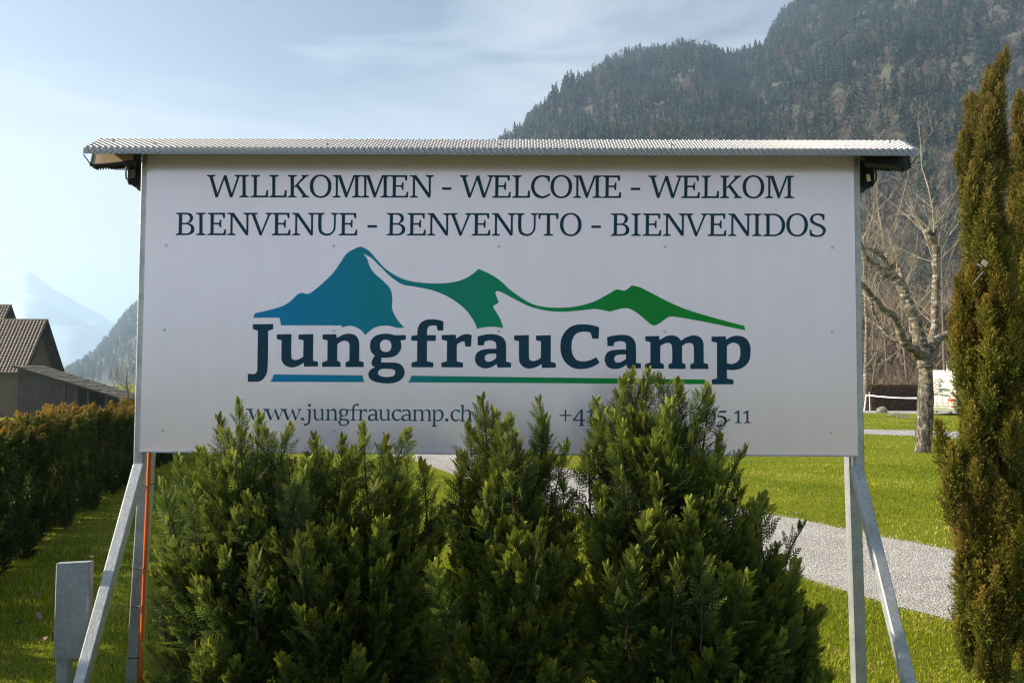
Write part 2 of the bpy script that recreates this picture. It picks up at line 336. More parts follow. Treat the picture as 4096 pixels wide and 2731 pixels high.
SMALL = [(off(W1, -690, -4), [_w]), (off(W1, -345, -2), [_w]), (W1, [_w]), (W1, [('e', 1153, 377, 31, 31, 2)]),
 (W1, ['1230,185 1315,175 1310,400s 1290,460s 1240,500s 1180,508 1178,465 1225,468s 1262,440s 1268,380 1275,207 1230,197']), (W1, [('e', 1292, 99, 30, 28, 2)]),
 (W1, [_u]), (W1, ['1612,185 1686,177 1688,215 1740,178s 1790,172s 1825,200s 1832,250s 1832,378 1862,395 1862,405 1760,405 1760,395 1790,378 1790,260s 1780,215s 1750,205s 1686,225 1684,378 1712,395 1712,405 1610,405 1610,395 1643,378 1646,210 1612,198']),
 (W1, ['2035,181 2100,181 2100,203 2055,203 2065,250s 2040,300s 1975,324s 1930,330s 1925,355s 1950,370s 2040,378s 2085,410s 2085,460s 2040,500s 1980,515s 1900,500s 1868,450s 1880,415s 1925,395 1890,375s 1885,345s 1915,315 1890,280s 1890,210s 1940,172s 2000,172s', '1975,192s 2020,215s 2025,265s 1980,308s 1935,280s 1930,225s', '1950,402s 2030,410s 2050,440s 2030,480s 1980,492s 1925,480s 1908,445s 1920,415s']),
 (W1, ['2103,192 2148,190 2150,150s 2175,100s 2230,75s 2282,80 2280,120 2240,105s 2200,120s 2188,160s 2188,190 2250,192 2250,212 2188,212 2185,380 2227,398 2227,408 2108,408 2108,398 2146,380 2148,210 2103,210']),
 (W2, ['-38,187 32,177 35,215 70,185s 110,175s 143,187 140,240 118,240 105,210 70,215s 35,245 32,383 72,400 72,410 -45,410 -45,398 -8,383 -5,212 -38,200']),
 (W2, _a), (off(W2, -980, 5), [_u]), (W2, [_c]), (off(W2, 670, 5), _a),
 (W2, ['1047,192 1117,185 1120,220 1165,190s 1210,185s 1250,200s 1265,228 1310,193s 1355,185s 1400,205s 1412,260s 1408,390 1440,405 1440,416 1338,416 1338,405 1368,390 1370,265s 1350,215s 1310,213s 1268,240 1265,388 1292,404 1292,416 1195,416 1195,405 1224,388 1226,265s 1210,218s 1170,212s 1118,235 1115,388 1148,404 1148,416 1045,416 1045,403 1078,388 1080,215 1047,205']),
 (W2, ['1435,197 1503,187 1506,225 1550,195s 1600,187s 1655,220s 1675,290s 1650,370s 1590,418s 1540,422s 1506,405 1505,500 1547,517 1547,527 1430,527 1430,515 1465,500 1468,215 1435,207', '1507,245 1560,215s 1610,235s 1630,300s 1610,370s 1560,397s 1507,385']),
 (W2, [('e', 1736, 396, 32, 31, 2)]), (off(W2, 1177, 8), [_c]),
 (W2, ['1998,98 2077,95 2075,230 2120,192s 2165,188s 2210,210s 2222,260s 2222,395 2252,412 2252,424 2150,424 2150,412 2180,395 2180,270s 2170,225s 2135,215s 2072,245 2070,395 2100,412 2100,424 1998,424 1998,412 2032,395 2037,130 1998,108']),
 (WP, ['52,167 112,167 112,106 128,106 128,167 189,167 189,181 128,181 128,241 112,241 112,181 52,181']),
 (WP, ['205,222 300,104 318,104 317,222 350,222 350,236 317,236 317,280 337,290 337,295 272,295 272,290 292,280 292,236 205,236', '292,135 292,222 228,222']),
 (WP, [_1]), (WP, ['1225,150 1232,120s 1275,108s 1320,120s 1333,155s 1310,195s 1262,235 1330,232 1330,250 1225,250 1225,240 1280,190s 1302,155s 1290,128s 1262,122s 1240,145']),
 (WP, [('e', 1420, 178, 55, 64, 2.1), ('e', 1420, 174, 32, 48, 2.1)]),
 (WP, [('e', 1783, 190, 62, 76, 2.1), ('e', 1783, 190, 40, 64, 2.1)]),
 (WP, ['1885,121 1968,120 1967,142 1885,145 1880,180 1930,180s 1972,215s 1965,265s 1925,300s 1860,303s 1850,298 1850,272 1880,290s 1920,285s 1942,245s 1920,205s 1860,198']),
 (off(WP, 1690, 14), [_1]), (off(WP, 1794, 14), [_1])]
def T(z, txt): return [(z[0] + a * z[2], z[1] + b * z[2]) for a, b in contour(txt)]
M3 = (950, 960, .44643); M4 = (1900, 1000, .48895)
def tok(z, txt):   # tokens translated into photograph pixels, kept as text so one outline can use several close-ups
    out = []
    for w in txt.split():
        sm = w.endswith('s'); a, b = (w[:-1] if sm else w).split(',')
        out.append('%.1f,%.1f%s' % (z[0] + float(a) * z[2], z[1] + float(b) * z[2], 's' if sm else ''))
    return ' '.join(out) + ' '
MOUNT = contour(
 tok(M3, '140,696 157,655 270,630s 400,592s 470,550s 540,486s 575,473s 630,482s 680,455s 770,380s 860,290s 920,205s 980,120s 1050,78s 1107,58 1180,98s 1240,165s 1330,260s 1480,348s 1640,381s 1800,389s 1950,374s 2060,335s') +
 tok(M4, '28,155 110,190s 200,245s 300,335s 460,437s 570,465s 690,472s 830,460s 970,422s 1090,360s 1160,322s 1215,332s 1245,320s 1280,290 1350,305s 1450,355s 1640,450s 1820,515s 2203,620 2211,657 1900,592s 1620,543s 1580,550s 1500,605s 1462,616s 1430,602s 1340,525s 1265,480s 1210,477s 1150,490s 1103,502s 1050,492s 980,482s 880,492s 720,505s 580,495s 450,462s 330,405s 220,347s 180,335s 168,350s 180,390s 193,425s 180,440s 150,460s 160,485s 205,560s 230,639 130,627s 16,643') +
 tok(M3, '2120,730s 2040,620s 1900,515s 1750,452s 1600,420s 1480,398s 1380,335s 1270,230s 1190,155s 1125,123 1160,165s 1185,235s 1225,295s 1310,370s 1370,440s 1388,520s 1385,610s 1410,675s 1450,735s 1498,786 1424,786 1330,766s 1230,785s 1145,853 1090,795s 1010,768s 935,786 933,765 389,764 378,696'))
LINE1 = T(Z4, '408,951 1678,964 1685,1010s 1706,1062 357,1057 390,1010s')
LINE2 = contour('1644.4,1502.2 2820,1517.5 2820,1536 1630.5,1528.6 1640,1517s')

# ------------------------------------------------------------------ the sign
SL, SR = P(575, 1200, 4.93), P(3423, 1200, 4.89)         # left and right ends of the panel face
s_rot = math.atan2(SR.y - SL.y, SR.x - SL.x)
s_org = Vector(((SL.x + SR.x) / 2, (SL.y + SR.y) / 2, 0))
W_ = (SR - SL).xy.length
ex = Vector((math.cos(s_rot), math.sin(s_rot), 0)); ey = Vector((-math.sin(s_rot), math.cos(s_rot), 0))
def S(px, py, y=0.0):
    """photo pixel -> sign-local (x, z) on the plane y metres behind the panel face"""
    o = Vector((0, 0, CAM_H)); d = ray(px, py)
    t_ = ((s_org + ey * y) - o).dot(ey) / d.dot(ey); p = o + d * t_
    return (p - s_org).dot(ex), p.z
XL, XR = -W_ / 2, W_ / 2
ZB = (S(558, 1803)[1] + S(3429, 1820)[1]) / 2
ZT = S(2048, 560, 0.0)[1] - 0.03
sign = thing('billboard', 'wide white welcome board with green mountain logo under a metal cap roof', 'sign', s_org, s_rot)
mb = MB().box(((XL + XR) / 2, 0.0025, (ZB + ZT) / 2), (W_, 0.005, ZT - ZB))
panel = mb.build('panel', M['panel'], sign)
mb = MB()
for x in (XL + 0.02, XR - 0.02, -0.68, 0.68): mb.box((x, 0.030, (ZB + ZT) / 2), (0.04, 0.04, ZT - ZB - .01))
for z in (ZB + .02, ZT - .03, (ZB + ZT) / 2): mb.box((0, 0.028, z), (W_ - .1, 0.036, 0.036))
mb.build('backing_frame', M['galv'], sign)
mb = MB().box(((XL + XR) / 2, -0.004, ZB - 0.004), (W_ + .004, 0.02, 0.008))
mb.build('bottom_trim', M['galv'], sign)

# printed lettering, each letter its own vinyl piece on the panel
def lay(name, polys, mat, y, parent=panel):
    loops = []
    for pl in polys:
        loops.append([Vector((*S(a, b), 0)) for a, b in pl])
    tris = tessellate_polygon(loops)
    flat = [p for l in loops for p in l]
    fs = []
    for tr in tris:
        a, b, c = (flat[i] for i in tr)
        cr_ = (b.x - a.x) * (c.y - a.y) - (b.y - a.y) * (c.x - a.x)
        fs.append(tuple(tr) if cr_ > 0 else tuple(reversed(tr)))     # faces towards -y
    me = mesh(name, [(p.x, y, p.y) for p in flat], fs)
    return add(name, me, mat, parent)
def glyph(ch, x, ytop):
    out = []
    for c in CAP[ch]:
        pts = ell(*c[1:]) if isinstance(c, tuple) else contour(c)
        out.append([(x + a * K_, ytop + b * K_) for a, b in pts])
    return out
for row, (xa, ya, xb, yb) in ((ROW1, (828, 700, 3177, 703.6)), (ROW2, (703, 851, 3300, 855.3))):
    for i, (ch, x) in enumerate(row):
        yt = ya + (yb - ya) * (x - xa) / (xb - xa)
        lay('hyphen' if ch == '-' else 'letter', glyph(ch, x, yt), M['ink'], -0.0006 - 0.0005 * (i % 2))
for i, (z, cs) in enumerate(LOGO): lay('letter', [T(z, c) for c in cs], M['ink'], -0.0008)
for i, (z, cs) in enumerate(SMALL):
    lay('letter', [[(z[0] + a * z[2], z[1] + b * z[2]) for a, b in (ell(*c[1:]) if isinstance(c, tuple) else contour(c))] for c in cs], M['ink_small'], -0.0006 - 0.0005 * (i % 2))
# gradient vinyl of the logo
t = NT('logo_gradient_vinyl'); tcx = t.new('ShaderNodeTexCoord'); sx = t.new('ShaderNodeSeparateXYZ'); t.l.new(tcx.outputs['Object'], sx.inputs[0])
xa, xb = S(1010, 1200)[0], S(2985, 1200)[0]
mr = t.new('ShaderNodeMapRange'); mr.inputs['From Min'].default_value = xa; mr.inputs['From Max'].default_value = xb; t.l.new(sx.outputs['X'], mr.inputs['Value'])
t.col(t.ramp(mr.outputs['Result'], [(0.0, (0.0, 0.22, 0.47)), (0.10, (0.0, 0.21, 0.42)), (0.28, (0.0, 0.21, 0.28)), (0.42, (0.0, 0.22, 0.16)), (0.60, (0.0, 0.25, 0.075)), (0.78, (0.0, 0.22, 0.028)), (1.0, (0.0, 0.25, 0.03))])).set(Roughness=0.5, Specular_IOR_Level=0.2)
lay('mountain_emblem', [MOUNT], t.m, -0.0008)
lay('underline', [LINE1], t.m, -0.0008); lay('underline', [LINE2], t.m, -0.0008)

# rivets
rv = MB(); rv.tube([(0, 0, 0), (0, -0.003, 0)], [0.0085, 0.007], 12); rv.tube([(0, -0.003, 0), (0, -0.0045, 0)], [0.003, 0.0028], 8)
rme = mesh('rivet', rv.v, rv.f)
M['rivet'] = simple('rivet_aluminium', (0.55, 0.55, 0.57), 0.35, 0.3)
rme.materials.append(M['rivet'])
for px in (671, 1334, 1996, 2660, 3333):
    for k, py in enumerate((660, 985, 1324, 1724)):
        p = S(px - (7 * k if px < 1000 else (3 * k if px > 3000 else 0)), py + (px - 2000) * .003); add('rivet', rme, None, panel, (p[0], 0.0, p[1]))

# posts and raking struts (sign-local)
def sq(a, b, w=0.06): return MB().bar(a, b, w, w, 0.006)
def SP(px, py, y): a, b = S(px, py, y); return (a, y, b)
for s_ in (-1, 1):
    xo = (XL - 0.012) if s_ < 0 else (XR + 0.012)
    # edge post beside the panel, ends just below the panel where the strut is welded on
    top, bot = (xo, 0.035, ZT + .02), (xo, 0.035, ZB - 0.10)
    sq(top, bot, 0.055).build('edge_post', M['galv'], sign)
    if s_ < 0: a, b = SP(560, 1862, 0.02), SP(325, 2731, -0.62)
    else: a, b = SP(3424, 1866, 0.02), SP(3634, 2731, -0.62)
    d = Vector(b) - Vector(a); e = Vector(a) + d * ((a[2] + 0.05) / -d.z)
    sq(a, e, 0.06).build('strut', M['galv_dull' if s_ > 0 else 'galv'], sign)
    if s_ < 0: a, b = SP(590, 1830, 0.16), SP(534, 2731, 0.16)
    else: a, b = SP(3407, 1830, 0.12), SP(3436, 2731, 0.12)
    d = Vector(b) - Vector(a); e = Vector(a) + d * ((a[2] + 0.05) / -d.z); a2 = Vector(a) - d * 0.6
    sq(a2, e, 0.07).build('rear_post', M['galv'], sign)

# tread-plate cap roof: ridge over the panel, front and rear slopes, folded front lip
OV = 0.185
xl, xr = XL - 0.275, XR + 0.285
zr = S(2048, 559, 0.0)[1]; zf = S(2048, 593, -OV)[1]; zl = S(2048, 619, -OV)[1]
prof = [(-OV, zl), (-OV, zf), (0.0, zr), (OV, zf), (OV, zl)]
th = 0.003
pin = [(-OV + th, zl), (-OV + th, zf - th * .3), (0.0, zr - th * 1.2), (OV - th, zf - th * .3), (OV - th, zl)]
roof = MB()
allp = prof + pin[::-1]; n = len(allp)
v_ = [(xl, a, b) for a, b in allp] + [(xr, a, b) for a, b in allp]
roof.raw(v_, [(i, (i + 1) % n, (i + 1) % n + n, i + n) for i in range(n)] + [(i, i + 1, n - 2 - i, n - 1 - i) for i in range(4)][::1] + [(n + i + 1, n + i, 2 * n - 1 - i, 2 * n - 2 - i) for i in range(4)])
roof_o = roof.build('cap_roof', M['tread'], sign)
MB().bar((xl + .01, -OV + .008, (zf + zf) / 2 - .010), (xr - .01, -OV + .008, zf - .010), .002, .002).raw([(x, y, z) for x in (xl + .01, xr - .01) for y, z in ((-OV + .006, zf - .004), (-.001, zr - .008), (-.001, zr - .016), (-OV + .006, zf - .014))], [(0, 1, 2, 3), (7, 6, 5, 4), (0, 4, 5, 1), (1, 5, 6, 2), (2, 6, 7, 3), (3, 7, 4, 0)]).build('added_dark_lining', simple('dark_brown_added_lining', (.055, .04, .03), .85, 0, .2, 4), roof_o)  # dark lining added beneath the slope to deepen the band on the panel
# raised bars of the tread plate
tb = MB()
def bars(p0, u, v, nrm, L, H, pitch, ln, wd, hh):
    nu, nv = int(L / pitch), max(1, int(H / pitch))
    for i in range(nu):
        for j in range(nv):
            c = p0 + u * ((i + .5) * pitch) + v * ((j + .5) * H / nv); a = R(45) if (i + j) % 2 else R(-45)
            d = u * math.cos(a) + v * math.sin(a); w = nrm.cross(d)
            A, B = c - d * ln / 2, c + d * ln / 2
            vs = [A, c - w * wd / 2, B, c + w * wd / 2, c - d * ln * .3 + nrm * hh, c + d * ln * .3 + nrm * hh]
            tb.raw(vs, [(0, 1, 4), (1, 5, 4), (1, 2, 5), (2, 3, 5), (3, 4, 5), (3, 0, 4)])
u = Vector((1, 0, 0)); v = Vector((0, OV, zr - zf)); Hs = v.length; v.normalize(); nn = u.cross(v)
bars(Vector((xl, -OV, zf)), u, v, nn, xr - xl, Hs, 0.0165, 0.024, 0.0075, 0.0038)
bars(Vector((xl, -OV, zl)), u, Vector((0, 0, 1)), Vector((0, -1, 0)), xr - xl, zf - zl, 0.0165, 0.024, 0.0075, 0.0032)
o = tb.build('tread_pattern', M['tread'], roof_o); o['kind'] = 'stuff'
sm = MB(); sm.tube([(0, 0, 0), (0, 0, .003)], .012, 8); sm.tube([(0, 0, .003), (0, 0, .009)], .0065, 6)
sme = mesh('screw', sm.v, sm.f); sme.materials.append(M['screw'])
for px, f in ((388, .30), (437, .72), (620, .35), (1310, .35), (1990, .35), (2680, .35), (3375, .35), (3575, .8), (3625, .4)):
    x = S(px, 575, -.1)[0]; y = -OV + OV * f; add('screw', sme, None, roof_o, (x, y, zf + (zr - zf) * f + .002), (math.atan2(zr - zf, OV), 0, 0))

# floodlights at both ends of the board
def floodlight(side):
    nm = 'left' if side < 0 else 'right'
    xe = XL - .03 if side < 0 else XR + .03
    t_ = thing('floodlight', ('black floodlight with amber glass tucked under the left end of the metal roof' if side < 0 else 'black floodlight seen from below under the right end of the metal roof'), 'lamp', s_org, s_rot, 'lamps at the ends of the board')
    c = Vector((xe + side * .125, -0.065, zl + .010)); rot = Matrix.Rotation(R(6 * side), 3, 'Y') @ Matrix.Rotation(R(62), 3, 'X')
    # housing: slab 0.26 wide with bevelled corners; lens on one face
    h = MB().box(c, (.25, .125, .03), rot, .012)
    h.build('housing', M['black'], t_)
    f_ = MB()
    f_.box(c + rot @ Vector((0, 0, -.024)), (.2, .09, .014), rot, .004)
    for k in range(15): f_.box(c + rot @ Vector((-.105 + k * .015, 0.0, -.026)), (.004, .10, .022), rot)
    f_.box(c + rot @ Vector((0, 0, -.035)), (.09, .09, .035), rot, .008)
    f_.build('cooling_fins', M['black'], t_)
    r_ = MB()
    for a, b, w, hh in ((0, .058, .25, .009), (0, -.058, .25, .009)): r_.box(c + rot @ Vector((a, b, .0165)), (w, hh, .008), rot)
    for a in (-.121, .121): r_.box(c + rot @ Vector((a, 0, .0165)), (.008, .110, .008), rot)
    r_.build('bezel', M['black'], t_)
    MB().box(c + rot @ Vector((0, 0, .0152)), (.232, .108, .002), rot).build('lens', M['lens'] if side < 0 else M['black'], t_)
    b_ = MB(); x1 = xe + side * .335
    b_.bar((xe + side * .235, -.11, zl + .02), (xe + side * .245, -.11, zl + .015), .02, .005) if 0 else None
    p0 = Vector((xe + side * .275 if side < 0 else xe + side * .27, -.12, zl + .01)); p1 = p0 + Vector((-side * .036, 0.01, -.052)); p2 = p1 + Vector((-side * .022, .01, -.004))
    b_.bar(p0, p1, .02, .006); b_.bar(p1, p2, .02, .006); b_.tube([p2 + Vector((0, -.018, -.01)), p2 + Vector((0, .02, -.01))], .009, 10)
    b_.build('bracket', M['black'], t_)
    # second lamp of the pair turned to the back of the board
    t2 = thing('floodlight', ('black floodlight hanging low on the left edge, turned to the rear, cable looping beside it' if side < 0 else 'black floodlight with a small yellow sticker on the right edge'), 'lamp', s_org, s_rot, 'lamps at the ends of the board')
    zc = zl - .105
    prof_ = [(.0, -.05), (.0, .155), (.10, .135), (.115, .11), (.115, .005), (.062, -.028), (.052, -.04), (.035, -.04), (.025, -.032)]
    vs = []
    for y in (.075, .17):
        vs += [(xe + side * a * (1 if y < .1 else .9), y, zc + b) for a, b in prof_]
    n_ = len(prof_)
    fs = [tuple(range(n_)), tuple(range(2 * n_ - 1, n_ - 1, -1))] + [(i, i + n_, (i + 1) % n_ + n_, (i + 1) % n_) for i in range(n_)]
    MB().raw(vs, fs).build('housing', M['black'], t2)
    f_ = MB()
    for k in range(8): f_.box((xe + side * (.012 + k * .0125), .066, zc + .05), (.004, .018, .12))
    f_.build('cooling_fins', M['black'], t2)
    if side > 0: MB().box((xe + .072, .052, zc + .04), (.022, .003, .042), (0, R(-8), 0)).build('sticker', M['sticker'], t2)
    else: MB().box((xe - .078, .052, zc + .05), (.03, .003, .05)).build('sticker', simple('dark_sticker', (.07, .075, .08), .5), t2)
    x2 = xe + side * .112
    MB().tube([(x2 - side * .01, .1, zc + .125), (x2 + side * .018, .1, zc + .11), (x2 + side * .026, .1, zc + .07), (x2 + side * .022, .1, zc + .035), (x2 - side * .004, .1, zc + .015)], .005, 7).build('cable', M['rubber'], t2, smooth=True)
floodlight(-1); floodlight(1)

# orange conduit up the left rear post, with black ties
t_ = thing('conduit', 'orange plastic conduit strapped to the left post of the board', 'conduit', s_org, s_rot)
a = Vector(SP(598, 1822, .125)); b = Vector(SP(560, 2731, .125)); d = b - a; e = a + d * (a.z / -d.z)
pts = [a - d * .3] + [a + (e - a) * k / 10 for k in range(11)]
MB().tube(pts, .0115, 10).build('pipe', M['orange'], t_, smooth=True)
for py in (1941, 2272, 2424, 2630):
    x, z = S(590 - (py - 1822) * .062, py, .12); w = .042
    rg = [(x - w, .19, z), (x - w, .118, z - .002), (x, .117, z + .001), (x + .022, .108, z + .003), (x + .027, .118, z + .004), (x + .03, .19, z + .004)]
    MB().tube(rg, .0028, 5).build('cable_tie', M['rubber'], t_)
# ------------------------------------------------------------------ ground, paths, road
t = NT('lawn_soil_and_grass'); v = t.coord()
big = t.noise(v, 0.35, 5, 0.6); med = t.noise(v, 2.6, 6, 0.7); fine = t.noise(v, 60, 5, 0.75)
c1 = t.ramp(med, [(0.3, (0.12, 0.16, 0.006)), (0.55, (0.19, 0.22, 0.010)), (0.75, (0.27, 0.25, 0.035))])
c2 = t.ramp(big, [(0.35, (0.15, 0.19, 0.008)), (0.65, (0.24, 0.25, 0.014))])
c3 = t.mix(0.5, c1, c2); c4 = t.mix(1.0, c3, t.ramp(fine, [(0.3, 0.45), (0.65, 1.25)]), 'MULTIPLY')
t.col(c4).set(Roughness=0.9, Specular_IOR_Level=0.1); t.bump(fine, 0.03)
M['lawn'] = t.m
g = MB(); 
L_ = 11500
xs = [-L_, -300, -90, -60, -30, -20, -14, -10, 0, 10, 40, 300, L_]; ys = [-L_, -100, -10, 5, 20, 32, 48, 60, 120, 160, 300, 2000, L_]
gv = [(x, y, -1.3 if (-300 < x < -15 and 45 < y < 200) else 0) for y in ys for x in xs]; nx = len(xs)
gf = [(j * nx + i, j * nx + i + 1, (j + 1) * nx + i + 1, (j + 1) * nx + i) for j in range(len(ys) - 1) for i in range(nx - 1)]
tag(MB().raw(gv, gf).build('ground', M['lawn']), kind='structure')

def gravel(name, s1, cols, rough=0.9):
    t = NT(name); v = t.coord()
    vo = t.new('ShaderNodeTexVoronoi', Scale=s1, Randomness=1.0); t.l.new(v, vo.inputs['Vector'])
    sp = t.new('ShaderNodeSeparateColor'); t.l.new(vo.outputs['Color'], sp.inputs['Color'])
    a = t.ramp(sp.outputs['Red'], cols); dk = t.ramp(vo.outputs['Distance'], [(0.35, 1.0), (0.75, 0.6)])
    w = t.ramp(t.noise(v, 0.9, 5, .65), [(0.35, 0.82), (0.65, 1.08)])
    t.col(t.mix(1.0, t.mix(1.0, a, dk, 'MULTIPLY'), w, 'MULTIPLY')).set(Roughness=rough)
    inv = t.new('ShaderNodeMath', operation='SUBTRACT'); inv.inputs[0].default_value = 1; t.l.new(vo.outputs['Distance'], inv.inputs[1])
    t.bump(inv.outputs[0], 0.012); return t.m
M['gravel'] = gravel('crushed_gravel', 70, [(0.0, (0.26, 0.26, 0.26)), (0.35, (0.37, 0.36, 0.36)), (0.7, (0.47, 0.455, 0.44)), (1.0, (0.58, 0.55, 0.50))])
M['gravel_far'] = gravel('pale_gravel', 30, [(0.0, (0.28, 0.29, 0.31)), (1.0, (0.5, 0.5, 0.5))])
M['asphalt'] = simple('worn_asphalt', (0.30, 0.30, 0.31), 0.9, 0, 0.2, 1.5)

def dense(pts, step):
    out = [Vector(pts[0])]
    for a, b in zip(pts, pts[1:]):
        a, b = Vector(a), Vector(b); n = max(1, int((b - a).length / step))
        out += [a.lerp(b, k / n) for k in range(1, n + 1)]
    return out
def strip(name, far, near, mat, z, step=.25, jit=.06, label=None):
    n = 90
    def resamp(pl):
        pl = [Vector(p) for p in pl]; L = [0]
        for a, b in zip(pl, pl[1:]): L.append(L[-1] + (b - a).length)
        out = []
        for k in range(n):
            s = L[-1] * k / (n - 1)
            for i in range(len(pl) - 1):
                if s <= L[i + 1] + 1e-9: out.append(pl[i].lerp(pl[i + 1], (s - L[i]) / max(1e-9, L[i + 1] - L[i]))); break
        return out
    A, B = resamp(far), resamp(near); vs, fs = [], []
    m = 6
    for i in range(n):
        na = noise.noise(A[i] * 1.3) * jit * 1.6 + random.uniform(-1, 1) * jit * .5; nb = noise.noise(B[i] * 1.3 + Vector((9, 0, 0))) * jit * 1.6 + random.uniform(-1, 1) * jit * .5
        a, b = A[i] + Vector((0, na, 0)), B[i] + Vector((0, nb, 0))
        for k in range(m + 1):
            p = a.lerp(b, k / m); vs.append((p.x, p.y, z))
    for i in range(n - 1):
        for k in range(m): q = i * (m + 1) + k; fs.append((q, q + 1, q + m + 2, q + m + 1))
    o = MB().raw(vs, fs).build(name, mat)
    if o.data.polygons[0].normal.z < 0: o.data.flip_normals()
    tag(o, label, kind='structure'); return A, B
pf = [G(*p) for p in ((1300, 1745), (1560, 1775), (1870, 1808), (2253, 1872), (2500, 1930), (2960, 2038), (3150, 2070), (3390, 2119), (3620, 2165), (3830, 2205), (4300, 2300), (5200, 2480))]
pn = [G(*p) for p in ((900, 1780), (1400, 1800), (1640, 1836), (1820, 1900), (2300, 2050), (2900, 2220), (3260, 2326), (3390, 2363), (3590, 2428), (3830, 2488), (4300, 2620), (5200, 2850))]
PA, PB = strip('gravel_path', pf, pn, M['gravel'], 0.006, label='winding light grey gravel path across the lawn')
f2 = [G(*p) for p in ((2600, 1706), (3440, 1717), (3720, 1722), (3850, 1727), (4096, 1735), (5200, 1770))]
n2 = [G(*p) for p in ((2600, 1725), (3440, 1735), (3720, 1746), (3850, 1755), (4096, 1770), (5200, 1820))]
P2A, P2B = strip('footpath', f2, n2, M['gravel_far'], 0.006, jit=.12, label='narrow pale path beyond the birch')
f3 = [G(*p) for p in ((1500, 1626), (3440, 1632), (3700, 1636), (4096, 1640), (5600, 1650))]
n3 = [G(*p) for p in ((1500, 1648), (3440, 1651), (3700, 1654), (4096, 1658), (5600, 1672))]
P3A, P3B = strip('road', f3, n3, M['asphalt'], 0.006, jit=.15, label='grey camp road in front of the clipped hedge')

def band(A, B):
    """test whether points lie between the two long edges of a strip"""
    ax, ay = np.array([p.x for p in A]), np.array([p.y for p in A]); bx, by = np.array([p.x for p in B]), np.array([p.y for p in B])
    ia, ib = np.argsort(ax), np.argsort(bx)
    return lambda x, y, m=0.0: (y < np.interp(x, ax[ia], ay[ia]) - m) & (y > np.interp(x, bx[ib], by[ib]) + m) & (x > min(ax.min(), bx.min())) & (x < max(ax.max(), bx.max()))
P4 = [Vector((x, -1.2, 0)) for x in (-60, 0, 60)], [Vector((x, -8.5, 0)) for x in (-60, 0, 60)]
strip('added_road', P4[0], P4[1], M['asphalt'], 0.006, jit=.05, label='added grey road strip, unseen behind the camera')  # added out of view so the panel picks up grey, not green grass
in1, in2, in3 = band(PA, PB), band(P2A, P2B), band(P3A, P3B)

# loose stones lying on the near part of the gravel path
def stones(n, xr_, yr_, keep, smin, smax, mat, name):
    x = rng.uniform(*xr_, n); y = rng.uniform(*yr_, n); k = keep(x, y); x, y = x[k], y[k]; m = len(x)
    s = rng.uniform(smin, smax, m) * (y / 8) ** .6
    base = np.array([(1, 0, 0), (-.9, .1, 0), (0, 1, 0), (.1, -1, 0), (0, .1, .75), (.45, .4, .45)])
    v = base[None] * rng.uniform(.6, 1.25, (m, 6, 3)) * s[:, None, None]
    a = rng.uniform(0, 6.28, m); ca, sa = np.cos(a)[:, None], np.sin(a)[:, None]
    vx = v[..., 0] * ca - v[..., 1] * sa + x[:, None]; vy = v[..., 0] * sa + v[..., 1] * ca + y[:, None]
    V = np.stack([vx, vy, v[..., 2] + .006], -1).reshape(-1, 3)
    tri = np.array([(0, 2, 5), (0, 5, 4), (5, 2, 4), (2, 1, 4), (1, 3, 4), (3, 0, 4)])
    Fc = (tri[None] + (np.arange(m) * 6)[:, None, None]).reshape(-1, 3)
    me = mesh(name, V, Fc, rnd=np.repeat(rng.random(m), 6)); return tag(add(name, me, mat), kind='stuff')
t = NT('gravel_stone'); t.col(t.ramp(t.attr('rnd'), [(0, (0.24, 0.235, 0.235)), (.4, (0.37, 0.36, 0.355)), (.75, (0.49, 0.47, 0.445)), (1, (0.62, 0.58, 0.51))])).set(Roughness=.85)
M['stone'] = t.m
def edge_mess(x, y): return in1(x, y, -.10 - .25 * rng.random(len(x)) ** 3)
o = stones(52000, (-1, 8), (5.8, 14), edge_mess, .005, .010, M['stone'], 'loose_gravel'); tag(o, 'loose crushed stones of the gravel path')

